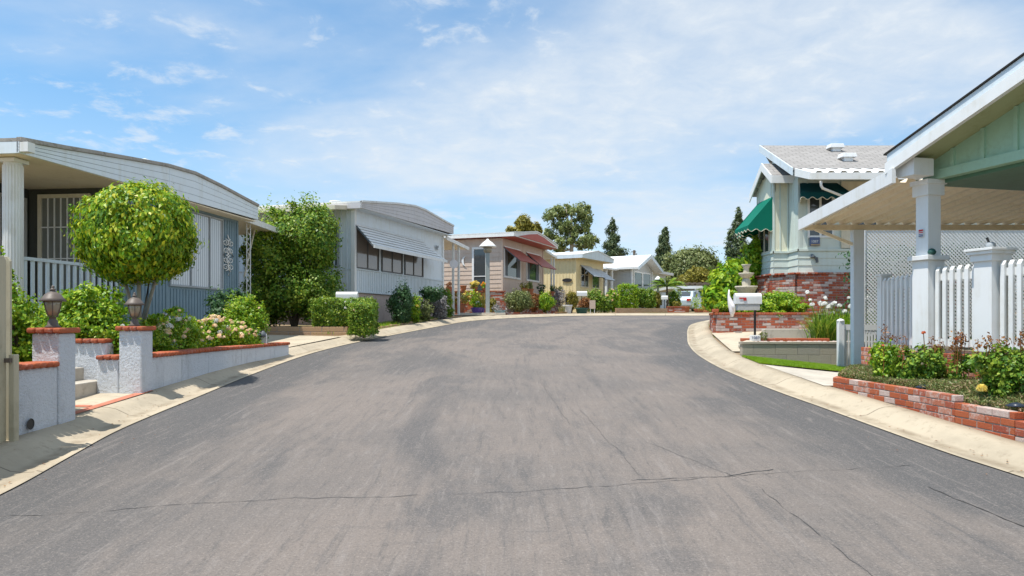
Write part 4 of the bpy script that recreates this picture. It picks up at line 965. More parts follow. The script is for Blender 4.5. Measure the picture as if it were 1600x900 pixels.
# boxed gutter end on the eave
m = MB(); yy = -OV + .07
m.prism([(-.10, yy, 3.62), (-.10, yy, 3.53), (-.06, yy, 3.46), (.02, yy, 3.41), (.27, yy, 3.41), (.27, yy, 3.62)], (0, .30, 0)); m.build('gutter', 'white', h7, 'h')
def column(x, y, z0, z1, w=.18, base_h=.0, mat='pale_blue', capz=True):
    m = MB(); h = w / 2
    m.box(x - h, x + h, y - h, y + h, z0, z1)
    if capz: m.box(x - h - .03, x + h + .03, y - h - .03, y + h + .03, z1 - .20, z1 - .02); m.box(x - h - .05, x + h + .05, y - h - .05, y + h + .05, z1 - .06, z1)
    if base_h: m.box(x - h - .03, x + h + .03, y - h - .03, y + h + .03, z0, base_h); m.box(x - h - .07, x + h + .07, y - h - .07, y + h + .07, base_h, base_h + .06)
    return m
column(.06, .03, 1.23, 3.385, .20, 2.36).build('column', 'white', h7, 'h', bevel=.006)
column(4.3, .03, 1.23, 3.385, .22, 2.36).build('column', 'white', h7, 'h', bevel=.006)
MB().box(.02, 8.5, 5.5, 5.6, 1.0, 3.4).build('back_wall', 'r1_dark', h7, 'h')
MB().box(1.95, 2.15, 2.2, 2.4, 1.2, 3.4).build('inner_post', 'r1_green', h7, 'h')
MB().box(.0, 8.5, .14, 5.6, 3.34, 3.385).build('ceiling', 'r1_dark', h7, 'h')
MB().box(-.02, 8.6, .06, 5.6, 1.16, 1.225).build('porch_floor', 'concrete_plain', h7, 'h')
# brick base of the porch
mb, mo = MB(), MB(); a = M7 @ Vector((-.12, .0, 0)); b = M7 @ Vector((4.2, .0, 0)); brick_run(mb, a, b, .52, 1.19, th=.12, seed=31, mort=mo)
c2 = Vector((5.42, 11.3, 0)); brick_run(mb, (c2.x, c2.y), (a.x + .02, a.y + .07), .52, 1.19, th=.12, seed=32, mort=mo, layer0=1)
bb = mb.build('brick_base', 'brick', h7, bevel=.004); mo.build('mortar', 'mortar', bb)
# picket balustrade
def balustrade(parent, a, b, z0, z1, n, first=True, w=.042, dp=.032, rail=.05, name='picket_panel', mat='white'):
    a = Vector(a); b = Vector(b); d = (b - a); L_ = d.length; d.normalize(); nn = Vector((d.y, -d.x, 0)); m = MB()
    for zr_ in (z0 + .05, z1 - .13): MB().obox((a + b) / 2 + Vector((0, 0, zr_)), d, L_ / 2, nn, rail / 2, Vector((0, 0, 1)), .045).build('rail', mat, parent)
    for i in range(n):
        c = a + d * L_ * (i + .5) / n + nn * (rail / 2 + dp / 2 + .001); c.z = 0
        q = [c - d * w / 2 - nn * dp / 2, c + d * w / 2 - nn * dp / 2, c + d * w / 2 + nn * dp / 2, c - d * w / 2 + nn * dp / 2]
        mm = MB(); mm.add([(p.x, p.y, z0) for p in q] + [(q[0].x, q[0].y, z1), (q[1].x, q[1].y, z1), (q[2].x, q[2].y, z1 - .05), (q[3].x, q[3].y, z1 - .05)], [(0, 3, 2, 1), (4, 5, 6, 7), (0, 1, 5, 4), (1, 2, 6, 5), (2, 3, 7, 6), (3, 0, 4, 7)])
        mm.build('picket', mat, parent, bevel=.003)
f7 = thing('porch_balustrade', 'white picket balustrade with capped posts along the raised green porch', 'balustrade', tuple(M7 @ Vector((.8, .03, .56))), 0)
def wp(x, y): v = M7 @ Vector((x, y, 0)); return Vector((v.x, v.y, 0))
balustrade(f7, wp(.18, .05), wp(.83, .05), 1.27, 2.27, 6, w=.055)
balustrade(f7, wp(1.10, .05), wp(4.2, .05), 1.27, 2.28, 30, w=.055)
balustrade(f7, Vector((5.78, 11.4, 0)), wp(-.03, .12), 1.25, 2.24, 9, w=.09)
# short post with cap
pc = M7 @ Vector((.97, .03, 0)); m = column(.97, .03, 1.23, 2.36, .24, 0, 'white', False)
for hw, za, zb_ in ((.17, 2.36, 2.40), (.145, 2.28, 2.36), (.19, 2.40, 2.43)): m.box(.97 - hw, .97 + hw, .03 - hw, .03 + hw, za, zb_)
m.build('capped_post', 'white', f7, 'l2' if False else 'w') if False else None
mm = MB(); mm.v = [tuple(M7 @ Vector((x, y, z - .72))) for x, y, z in m.v]; mm.f = m.f; mm.build('capped_post', 'white', f7, bevel=.004)
mm = MB(); q = Vector((5.78, 11.45, 0)); mm.box(q.x - .07, q.x + .07, q.y - .07, q.y + .07, 1.23, 2.28); mm.box(q.x - .09, q.x + .09, q.y - .09, q.y + .09, 2.28, 2.31); mm.build('end_post', 'white', f7, bevel=.004)
# small things on the porch
t = thing('solar_lamp', 'small grey solar lamp with a tilted fin on the capped balustrade post', 'lamp', (pc.x, pc.y, 2.43)); MB().lathe((pc.x, pc.y, 2.43), [(.045, 0), (.05, .01), (.05, .06), (.03, .075)], 14).build('housing', 'grey_trim', t, smooth=True); MB().bar((pc.x - .02, pc.y, 2.50), (pc.x - .045, pc.y, 2.56), .03, .012).build('fin', 'black_metal', t)
pb = M7 @ Vector((.20, -.05, 0)); t = thing('glass_float', 'small green glass ornament on the ledge of the corner column', 'ornament', (pb.x, pb.y, 2.42)); MB().lathe((pb.x, pb.y, 2.42), [(.02, 0), (.045, .02), (.05, .045), (.03, .075), (.01, .085)], 14).build('float', 'green_pot', t, smooth=True)
pk = M7 @ Vector((-.035, .055, 0))
t = thing('column_sticker', 'small red and blue sticker on the street face of the corner column', 'sticker', (pk.x, pk.y, 2.66)); stn = topmat(h7)[1].to_3x3() @ Vector((0, -1, 0)); sax = topmat(h7)[1].to_3x3() @ Vector((1, 0, 0)); sc_ = M7 @ Vector((.06, -.083, 0))
m = MB(); m.obox((sc_.x, sc_.y, 2.71), sax, .04, stn, .002, (0, 0, 1), .05); m.build('paper', 'white', t)
for z, mt, hh in ((2.745, 'red_flag', .012), (2.718, 'red_flag', .006), (2.695, 'plate_blue', .005), (2.675, 'plate_blue', .008)):
    MB().obox((sc_.x + stn.x * .0035, sc_.y + stn.y * .0035, z), sax, .034, stn, .001, (0, 0, 1), hh).build('stripe', mt, t)

# corrugated patio cover behind the porch
pcv = thing('patio_cover', 'corrugated patio cover with tan ribs and a white slanting fascia behind the green porch', 'canopy', (5.85, 12.5, .75))
d8 = Vector((.037, 1, -.0565)); Yf = 12.6; Yn = 9.66
def cov(x, y): # z of the panel underside
    return 3.235 + (Yf - y) * .0565
m = MB(); x = 4.99; per = .215; prof = []
while x < 14.5: prof += [(x, 0), (x + per * .34, 0), (x + per * .5, .065), (x + per * .84, .065)]; x += per
vs = []
for y in (Yn, Yf + .05):
    off = .037 * (y - Yf)
    for px_, dz in prof: vs.append((px_ + off, y, cov(px_, y) + dz))
n = len(prof); m.add(vs, [(i, i + 1, n + i + 1, n + i) for i in range(n - 1)]); vs2 = [(a, b, c + .004) for a, b, c in vs]; m.add(vs2, [(i, n + i, n + i + 1, i + 1) for i in range(n - 1)])
m.build('corrugated_sheet', 'tan_under', pcv)
m = MB(); p = [(4.93, Yf + .08), (4.93 - .037 * 3.6, Yn)]
m.prism([(4.93, Yf + .08, 3.145), (4.93, Yf + .08, 3.33), (4.93 - .125, Yn - .35, 3.33 + .0565 * 3.35), (4.93 - .125, Yn - .35, 3.145 + .0565 * 3.35)], (.05, 0, 0)); m.build('side_fascia', 'white', pcv)
MB().box(5.0, 14.4, Yf - .06, Yf, 3.135, 3.225).build('beam', 'tan_under', pcv)
for x in (5.87, 10.1): MB().box(x - .09, x + .09, 12.45, 12.58, .55, 3.13).build('post', 'h2_white', pcv, bevel=.006)
MB().bar((5.80, 12.50, 2.88), (5.15, 12.50, 3.14), .035, .05).build('brace', 'tan_under', pcv)

# white lattice screen
la = thing('lattice_screen', 'white diamond lattice screen standing behind the patio cover', 'screen', (7.4, 13.65, .9))
X0, X1, Z0, Z1, YL = WX(1349, 13.7), 11.0, 1.3, 3.30, 13.65
m = MB(); sp = .068; wd = .0235
def clipbar(c, s):
    # line z = s*(x) + c inside the rectangle
    pts = []
    for xx in (X0, X1):
        z = s * xx + c
        if Z0 <= z <= Z1: pts.append((xx, z))
    for zz in (Z0, Z1):
        xx = (zz - c) / s
        if X0 < xx < X1: pts.append((xx, zz))
    return sorted(pts)[:1] + sorted(pts)[-1:] if len(pts) >= 2 else None
for s in (1, -1):
    lo = min(Z0 - s * X0, Z0 - s * X1); hi = max(Z1 - s * X0, Z1 - s * X1); c = lo
    while c < hi:
        r = clipbar(c, s)
        if r and math.hypot(r[1][0] - r[0][0], r[1][1] - r[0][1]) > .02:
            y = YL + (.007 if s > 0 else 0); m.bar((r[0][0], y, r[0][1]), (r[1][0], y, r[1][1]), wd, .006, up=(0, 1, 0))
        c += sp
m.build('lattice', 'white', la)
for x0, x1 in ((X0 - .05, X0), (9.98, 10.03), (10.33, 10.38)): MB().box(x0, x1, YL - .03, YL + .04, .8, 3.32).build('stile', 'white', la)
MB().box(X0, X1, YL - .02, YL + .03, 3.30, 3.35).build('top_rail', 'white', la)

# low white picket fence
lf = thing('picket_fence', 'low white picket fence with a capped end post in front of the block wall', 'fence', (5.8, 12.75, .7))
xa, xb, YF = WX(1309, 13.1), WX(1372, 13.1), 13.1
m = MB(); m.box(xa, xa + .10, YF - .05, YF + .05, .66, 1.575); m.lathe((xa + .05, YF, 1.575), [(.065, 0), (.065, .02), (.045, .035), (.01, .05)], 12); m.build('end_post', 'white', lf, bevel=.004)
for za, zb_ in ((1.42, 1.52), (.72, .80)): MB().box(xa + .10, xb + .8, YF - .02, YF + .02, za, zb_).build('rail', 'white', lf)
x = xa + .125
while x < xb + .7: MB().box(x, x + .028, YF - .014, YF + .014, .80, 1.42).build('picket', 'white', lf); x += .052

# low brick kerb planter stepping down to the camera
BR = offset_line(SR, -.66)
def bxr(y):
    for p, q in zip(BR[:-1], BR[1:]):
        if p.y <= y <= q.y: return p.x + (q.x - p.x) * (y - p.y) / (q.y - p.y)
    return 4.3
pw = thing('brick_planter_wall', 'low stepped red brick planter wall along the right sidewalk in front of the roses', 'wall', (4.2, 8, .5))
mb, mo = MB(), MB()
def run_y(y0, y1, z0, z1, seed, n=4, layer0=0):
    ys_ = [y0 + (y1 - y0) * i / n for i in range(n + 1)]
    for i in range(n): brick_run(mb, (bxr(ys_[i]) + .06, ys_[i]), (bxr(ys_[i + 1]) + .06, ys_[i + 1]), z0, z1, th=.10, seed=seed + i, mort=mo, zb=None, layer0=layer0)
run_y(9.86, 7.52, .325, .835, 51, 3); run_y(7.515, 6.72, .325, .762, 61, 1, 1); run_y(6.715, 3.0, .105, .688, 71, 3)
brick_run(mb, (bxr(9.86) + .02, 9.86), (bxr(9.86) + .35, 10.35), .55, .835, th=.10, seed=77, mort=mo); brick_run(mb, (bxr(9.86) + .35, 10.35), (5.2, 10.9), .55, .835, th=.10, seed=78, mort=mo)
bo = mb.build('bricks', 'brick', pw, bevel=.005); mo.build('mortar', 'mortar', pw)
props(sheet('planting_bed', [(bxr(3) + .1, 3, .60), (bxr(9.85) + .1, 9.85, .82), (5.4, 10.9, .82), (6.9, 3, .80)], 'soil', n=14), kind='structure')

# lawn wedge
LAWN = [(4.20, 13.46, g(13.46) + .125), (6.2, 13.46, .72), (6.0, 11.5, .715), (4.16, 12.35, g(12.35) + .13)]
sheet('lawn_base', LAWN, 'soil', n=10)
rg = np.random.default_rng(5); N = 42000; u = rg.random(N); v = rg.random(N); c = [np.array(p) for p in LAWN]
pts = ((c[0][None] * (1 - u)[:, None] + c[1][None] * u[:, None]) * (1 - v)[:, None] + (c[3][None] * (1 - u)[:, None] + c[2][None] * u[:, None]) * v[:, None])
props(blades('lawn', pts, .035, .007, 'grass', seed=2, lean=.5), 'patch of bright green lawn below the grey block wall', 'grass', kind='stuff')

# grey block retaining wall
bw = thing('block_wall', 'low grey-tan concrete block retaining wall above the lawn wedge', 'wall', (5.1, 13.55, .6))
mb, mo = MB(), MB(); brick_run(mb, (4.22, 13.56), (7.6, 13.56), .56, 1.155, th=.15, bl=.40, bh=.185, mj=.008, seed=5, mort=mo, jit=.001, zb=lambda f: .6)
mb.box(4.20, 7.6, 13.47, 13.65, 1.157, 1.20); mb.build('blocks', 'block', bw, bevel=.004); mo.build('mortar', 'mortar', bw)
# low brick-edged bed behind it
lb = thing('brick_edging', 'narrow bed edged with a row of red bricks behind the block wall', 'edging', (5, 14.3, 1.0)); mb = MB()
cap_run(mb, (4.42, 14.2), (6.1, 14.2), 1.19, th=.16, h=.06, bl=.2, seed=8); mb.build('bricks', 'brick_cap', lb, bevel=.006); MB().box(4.42, 6.1, 14.14, 14.26, .7, 1.188).build('base', 'concrete_plain', lb)
props(MB().box(4.40, 8.2, 13.64, 14.13, .8, 1.17).build('gravel_bed', 'stone', None), kind='structure')
sw = thing('step_wall', 'short pale concrete retaining edge beside the driveway of the green-awning house', 'wall', (5.9, 15, 1.1)); MB().box(5.15, 6.35, 15.0, 15.2, .9, 1.42).build('slab', 'concrete_pale', sw, bevel=.01)
ns = thing('number_block', 'small white painted block with faded blue figures on the brick edging', 'sign', (WX(1180, 14.05), 14.05, 1.2)); c = WX(1180, 14.05)
MB().box(c - .095, c + .095, 14.03, 14.09, 1.2, 1.31).build('block', 'white', ns, bevel=.004)
text_mesh('lettering', '1087', .075, 'plate_blue', ns, Matrix.Translation((c, 14.026, 1.258)) @ Matrix.Rotation(R(90), 4, 'X'))

# old brick planter with rounded corner
bp = thing('brick_planter', 'waist-low whitewashed red brick planter at the bend below the green-awning house', 'planter', (6.5, 18.7, 1.2))
mb, mo = MB(), MB(); brick_run(mb, (5.20, 18.72), (7.70, 18.72), 1.18, 1.73, th=.12, seed=81, mort=mo)
brick_run(mb, (5.75, 21.2), (5.20, 18.80), 1.18, 1.73, th=.12, seed=82, mort=mo, layer0=1)
mb.build('bricks', 'brick_old', bp, bevel=.005); mo.build('mortar', 'mortar', bp)
mb = MB(); cap_run(mb, (5.13, 18.72), (7.72, 18.72), 1.732, th=.16, h=.058, bl=.10, seed=6); cap_run(mb, (5.75, 21.2), (5.20, 18.84), 1.732, th=.16, h=.058, bl=.10, seed=7)
mb.build('brick_cap', 'brick_cap', bp, bevel=.008)
mb = MB(); mb.obox((5.17, 18.72, 1.84), (1, 0, 0), .07, (0, 1, 0), .08, (0, 0, 1), .04); mb.build('corner_brick', 'brick_cap', bp, bevel=.01)
props(MB().add([(5.24, 18.78, 1.74), (9.5, 18.78, 1.74), (9.5, 21, 1.74), (5.75, 21, 1.74)], [(0, 1, 2, 3)]).build('planting_bed', 'soil', None), kind='structure')
b2 = thing('brick_step', 'lower step of red brick at the right end of the old brick planter', 'wall', (7.2, 18.4, 1.3)); mb, mo = MB(), MB()
brick_run(mb, (WX(1250, 18.3), 18.3), (8.6, 18.3), 1.25, 1.56, th=.14, seed=91, mort=mo); mb.build('bricks', 'brick_old', b2, bevel=.005); mo.build('mortar', 'mortar', b2)

# ================================================================ green-awning house
h8 = thing('gabled_house', 'tall pale green house with dark green scalloped awnings on an old brick base', 'house', (7.97, 20.5, 1.3)); ZB = 2.90
m = MB(); m.box(7.97, 16, 20.5, 22.9, ZB, 5.55); m.box(8.1, 16, 22.901, 24.8, ZB, 5.2); h8w = m.build('wall', 'r2_green', h8)
# bay towards the street
byz = [(7.93, 21.2), (7.53, 21.2), (7.53, 22.6), (7.93, 22.9)]
MB().prism([(x, y, ZB) for x, y in byz], (0, 0, 2.9)).build('bay', 'r2_cream', h8w)
# lap boards below a belt moulding, boards-and-battens above
m = MB()
for k in range(3): 
    z = ZB + .02 + k * .20
    m.add([(7.97, 20.5, z), (16, 20.5, z), (16, 20.48, z), (7.95, 20.48, z), (7.97, 20.5, z + .2), (16, 20.5, z + .2), (16, 20.497, z + .2), (7.967, 20.497, z + .2)], [(0, 1, 2, 3), (3, 2, 6, 7), (0, 3, 7, 4)])
    m.add([(7.97, 20.48, z), (7.97, 21.2, z), (7.95, 21.2, z), (7.95, 20.48, z), (7.97, 20.48, z + .2), (7.97, 21.2, z + .2), (7.967, 21.2, z + .2), (7.967, 20.48, z + .2)], [(0, 1, 2, 3), (3, 2, 6, 7), (0, 3, 7, 4)][::-1])
    m.add([(7.53, 21.2, z), (7.97, 21.2, z), (7.97, 21.18, z), (7.51, 21.18, z), (7.53, 21.2, z + .2), (7.97, 21.2, z + .2), (7.97, 21.197, z + .2), (7.527, 21.197, z + .2)], [(0, 1, 2, 3), (3, 2, 6, 7), (0, 3, 7, 4)])
    m.add([(7.53, 21.18, z), (7.53, 22.6, z), (7.51, 22.6, z), (7.51, 21.18, z), (7.53, 21.18, z + .2), (7.53, 22.6, z + .2), (7.527, 22.6, z + .2), (7.527, 21.18, z + .2)], [(0, 1, 2, 3), (3, 2, 6, 7), (0, 3, 7, 4)][::-1])
m.build('lap_boards', 'r2_green', h8w)
m = MB(); zb = 3.52
m.box(7.94, 16, 20.455, 20.5, zb, zb + .06); m.box(7.925, 7.97, 20.455, 21.2, zb, zb + .06); m.box(7.50, 7.925, 21.155, 21.2, zb, zb + .06); m.box(7.485, 7.53, 21.155, 22.6, zb, zb + .06)
m.build('belt_moulding', 'r2_green', h8w)
for x in (8.04, 8.22): MB().box(x - .02, x + .02, 20.48, 20.5, zb + .06, 5.5).build('batten', 'r2_green', h8w)
MB().box(7.955, 8.02, 20.47, 20.5, zb + .06, 5.5).build('batten', 'r2_green', h8w)
for x in (7.545, 7.72, 7.94): MB().box(x - .018, x + .018, 21.18, 21.2, zb + .06, 5.75).build('batten', 'r2_green', h8w)
for y in (21.23, 21.38, 22.4, 22.57): MB().box(7.51, 7.53, y - .025, y + .025, zb + .06, 5.75).build('batten', 'r2_green', h8w)
MB().box(7.95, 7.97, 20.8, 20.85, zb + .06, 5.5).build('batten', 'r2_green', h8w)
# bay windows and side window
window_pts = []
m = MB(); 
def wstreet(y0, y1, z0, z1, x):
    m = MB(); f = .06; m.box(x - .04, x + .0, y0 - f, y1 + f, z0 - f, z0); m.box(x - .04, x, y0 - f, y1 + f, z1, z1 + f); m.box(x - .04, x, y0 - f, y0, z0, z1); m.box(x - .04, x, y1, y1 + f, z0, z1); m.box(x - .035, x, (y0 + y1) / 2 - .025, (y0 + y1) / 2 + .025, z0, z1)
    fr = m.build('window', 'cream', h8); MB().box(x - .018, x - .01, y0, y1, z0, z1).build('pane', 'glass', fr)
wstreet(21.5, 22.3, 3.62, 4.75, 7.53)
def wcam(x0, x1, z0, z1, y, mid=None, fm='cream', gm='glass'):
    m = MB(); f = .06; m.box(x0 - f, x1 + f, y - .04, y, z0 - f, z0); m.box(x0 - f, x1 + f, y - .04, y, z1, z1 + f); m.box(x0 - f, x0, y - .04, y, z0, z1); m.box(x1, x1 + f, y - .04, y, z0, z1)
    for s in (mid or []): m.box(s - .03, s + .03, y - .035, y, z0, z1)
    fr = m.build('window', fm, h8); MB().box(x0, x1, y - .018, y - .01, z0, z1).build('pane', gm, fr)
wcam(8.28, 8.90, 3.95, 5.05, 20.5, [8.58], 'white')
# tan recessed entry wall further right
MB().box(9.15, 12, 20.44, 20.498, 3.6, 5.45).build('entry_wall', 'cream', h8w); wcam(9.45, 10.1, 4.2, 5.1, 20.44, None, 'tan_under')
# brick base
mb, mo = MB(), MB(); brick_run(mb, (7.93, 20.44), (13, 20.44), 1.50, 2.87, th=.12, seed=101, mort=mo); brick_run(mb, (7.42, 21.12), (7.90, 20.48), 1.50, 2.87, th=.12, seed=102, mort=mo, layer0=1)
brick_run(mb, (7.42, 22.8), (7.42, 21.16), 1.50, 2.87, th=.12, seed=103, mort=mo)
bb = mb.build('brick_base', 'brick_old', h8, bevel=.005); mo.build('mortar', 'mortar', bb)
mb = MB(); cap_run(mb, (7.88, 20.42), (13, 20.42), 2.87, th=.15, h=.05, bl=.1, seed=4); cap_run(mb, (7.38, 21.1), (7.88, 20.44), 2.871, th=.15, h=.05, bl=.1, seed=5); cap_run(mb, (7.38, 22.8), (7.38, 21.14), 2.872, th=.15, h=.05, bl=.1, seed=5); mb.build('brick_cap', 'brick_old', bb, bevel=.006)
# main gable roof, ridge along x, gable end towards the street
ye, yr, ze, zr, xo = 19.95, 22.6, 5.72, 6.96, 7.62
m = MB(); m.v = [(xo, ye, ze), (17, ye, ze), (17, yr, zr), (xo, yr, zr), (9.6, 2 * yr - ye, ze), (17, 2 * yr - ye, ze)]
m.v += [(a, b, c - .05) for a, b, c in m.v]; m.f = [(0, 1, 2, 3), (3, 2, 5, 4), (6, 9, 8, 7), (9, 10, 11, 8), (0, 6, 7, 1), (4, 5, 11, 10), (0, 3, 9, 6), (3, 4, 10, 9), (1, 7, 8, 2), (2, 8, 11, 5)]
m.uv = [(a, (b if b <= yr else 2 * yr - b) * 1.1) for a, b, c in m.v]; rf = m.build('roof', 'shingle', h8)
m = MB(); 
for s in (0, ):
    ya = ye
    m.prism([(xo - .035, ya, ze - .20), (xo - .035, yr, zr - .20), (xo - .035, yr, zr + .012), (xo - .035, ya, ze + .012)], (.034, 0, 0))
m.build('rake_board', 'pale_blue', rf)
MB().prism([(8.0, 20.5, 5.55), (8.0, yr, 5.55), (8.0, yr, zr - .12)], (.05, 0, 0)).build('gable_wall', 'r2_green', h8)
for x, y in ((9.62, 21.9), (9.45, 20.75)):
    z = ze + (y - ye) * (zr - ze) / (yr - ye); m = MB(); m.box(x - .12, x + .12, y - .1, y + .1, z - .04, z + .09); m.add([(x - .22, y - .16, z + .07), (x + .22, y - .16, z + .07), (x + .22, y + .16, z + .08), (x - .22, y + .16, z + .08), (x - .19, y - .14, z + .19), (x + .19, y - .14, z + .19), (x + .19, y + .14, z + .20), (x - .19, y + .14, z + .20)], [(0, 3, 2, 1), (4, 5, 6, 7), (0, 1, 5, 4), (1, 2, 6, 5), (2, 3, 7, 6), (3, 0, 4, 7)])
    m.build('roof_vent', 'vent_white', rf, bevel=.01)
# corrugated white porch awning under the eave
m = MB(); x = 7.72; prof = []
while x < 15: prof += [(x, 0), (x + .10, 0), (x + .16, .05), (x + .26, .05)]; x += .32
vs = [(a, y, z + dz) for y, z in ((19.95, 5.66), (19.0, 5.40)) for a, dz in prof]; n = len(prof); m.add(vs, [(i, n + i, n + i + 1, i + 1) for i in range(n - 1)]); m.build('porch_awning', 'white_metal', h8)
m = MB(); m.prism([(7.66, 19.96, 5.50), (7.66, 18.96, 5.22), (7.66, 18.96, 5.42), (7.66, 19.96, 5.72)], (.04, 0, 0)); m.box(7.70, 11.0, 18.95, 18.99, 5.22, 5.40); m.build('awning_fascia', 'white', h8, bevel=.005)
m = MB(); m.tube([(8.0, 19.05, 5.2), (8.0, 19.05, 5.08), (8.06, 19.1, 5.02), (8.9, 19.6, 4.86), (9.0, 19.7, 4.8)], .035, 8); m.build('downspout', 'white', h8, smooth=True)
# bay gable roof
m = MB(); yb0, yb1, zb0, zb1, xb = 20.85, 22.75, 5.70, 6.20, 7.36; ymid = 21.65
m.v = [(xb, yb0, zb0), (8.6, yb0, zb0), (8.6, ymid, zb1), (xb, ymid, zb1), (xb, yb1, zb0 - .25), (8.6, yb1, zb0 - .25)]; m.v += [(a, b, c - .05) for a, b, c in m.v]
m.f = [(0, 1, 2, 3), (3, 2, 5, 4), (6, 9, 8, 7), (9, 10, 11, 8), (0, 6, 7, 1), (4, 5, 11, 10), (0, 3, 9, 6), (3, 4, 10, 9)]; m.uv = [(a, b) for a, b, c in m.v]; brf = m.build('bay_roof', 'shingle', h8)
m = MB(); m.prism([(xb - .03, yb0, zb0 - .22), (xb - .03, ymid, zb1 - .22), (xb - .03, ymid, zb1 + .012), (xb - .03, yb0, zb0 + .012)], (.029, 0, 0)); m.prism([(xb - .03, yb1, zb0 - .47), (xb - .03, ymid, zb1 - .22), (xb - .03, ymid, zb1 + .012), (xb - .03, yb1, zb0 - .238)], (.029, 0, 0)); m.box(xb, 8.0, yb0 - .02, yb0, zb0 - .22, zb0 - .004)
m.build('rake_board', 'white', brf)
MB().prism([(7.55, 21.2, 5.3), (7.55, 22.6, 5.3), (7.55, 22.6, 5.42), (7.55, ymid, zb1 - .1), (7.55, 21.2, 5.66)], (.04, 0, 0)).build('gable_wall', 'r2_green', h8)

def fabric_awning(label, mat, A, B, outv, zt, zo, val=.14, sc=.28, closed=True, fl=0.0):
    """A,B = wall line ends (2D), outv = outward vector (2D)"""
    A = Vector((*A, 0)); B = Vector((*B, 0)); o = Vector((*outv, 0)); d = (B - A).normalized(); L_ = (B - A).length
    t = thing('fabric_awning', label, 'awning', tuple((A + B) / 2 + Vector((0, 0, zo - val)))); m = MB(); n = 24
    At = A + Vector((0, 0, zt)); Bt = B + Vector((0, 0, zt)); Ao = A + o + Vector((0, 0, zo)) - d * fl; Bo = B + o + Vector((0, 0, zo)) + d * fl
    vs = []; 
    for i in range(n + 1):
        f = i / n
        for j in range(7):
            h = j / 6; p = At.lerp(Bt, f).lerp(Ao.lerp(Bo, f), h); p.z -= .03 * math.sin(math.pi * h); vs.append(p)
    m.add(vs, [(i * 7 + j, i * 7 + j + 1, (i + 1) * 7 + j + 1, (i + 1) * 7 + j) for i in range(n) for j in range(6)])
    m.add([At, Ao, A + Vector((0, 0, zo))], [(0, 1, 2)]); m.add([Bt, Bo, B + Vector((0, 0, zo))], [(0, 2, 1)]); m.build('canopy', mat, t, smooth=False)
    edge = [A + Vector((0, 0, zo))] + [Ao.lerp(Bo, i / 40) for i in range(41)] + [B + Vector((0, 0, zo))]
    pts = []; 
    for p, q in zip(edge[:-1], edge[1:]):
        k = max(1, int((q - p).length / .03)); pts += [p.lerp(q, i / k) for i in range(k)]
    pts.append(edge[-1]); s = 0; vs = []; low = []
    for i, p in enumerate(pts):
        if i: s += (p - pts[i - 1]).length
        z = p.z - val - .035 * math.sin(2 * math.pi * s / sc); vs += [p, Vector((p.x, p.y, z))]; low.append(Vector((p.x, p.y, z)))
    m = MB(); m.add(vs, [(2 * i, 2 * i + 1, 2 * i + 3, 2 * i + 2) for i in range(len(pts) - 1)]); m.build('valance', mat, t)
    MB().tube(low, .010, 5).build('piping', 'cream', t); return t
def fabric(key, c):
    t = NT(key); t.bump(t.noise(200, 2), .1, .002); return t.done(key, t.mix(t.mr(t.noise(3, 4), .4, .7, 0, .3), c, tuple(x * .7 for x in c)), .75, .2)
fabric('awning_green', (.0, .15, .095)); fabric('awning_deep', (.0, .05, .055))
fabric_awning('big bright green scalloped awning over the bay window facing the street', 'awning_green', (7.53, 21.22), (7.53, 22.5), (-.72, 0), 5.17, 4.33)
fabric_awning('small dark green scalloped awning over the upper window facing the camera', 'awning_deep', (8.02, 20.5), (9.05, 20.5), (-.06, -.62), 5.42, 5.05, .16, .26, fl=.16)
fabric_awning('farther bright green scalloped awning partly hidden behind the bay', 'awning_green', (8.1, 23.6), (8.1, 24.7), (-.55, 0), 4.75, 4.50, .14, .3)
hp = thing('house_number_plaque', 'small dark and tan house number plaque on the pale green wall', 'plaque', (WX(1273, 20.46), 20.46, 3.68)); cx = WX(1273, 20.46)
MB().box(cx - .14, cx + .14, 20.44, 20.478, 3.66, 3.90).build('plate', 'plate_blue', hp, bevel=.01); MB().box(cx - .12, cx + .13, 20.43, 20.438, 3.67, 3.71).build('ledge', 'wood', hp)
text_mesh('lettering', '1087', .10, 'white', hp, Matrix.Translation((cx - .01, 20.436, 3.78)) @ Matrix.Rotation(R(90), 4, 'X'))
dv = thing('wall_lamp', 'small dark wall light on the pale green lap boards', 'lamp', (WX(1272, 20.42), 20.42, 3.25)); cx = WX(1272, 20.42)
m = MB(); m.lathe((cx - .05, 20.42, 3.33), [(.03, 0), (.07, .02), (.05, .08), (.02, .10)], 10); m.bar((cx - .05, 20.43, 3.40), (cx + .09, 20.46, 3.30), .05); m.bar((cx + .08, 20.45, 3.34), (cx + .11, 20.47, 3.2), .05); m.build('lamp_head', 'awning_dark', dv)


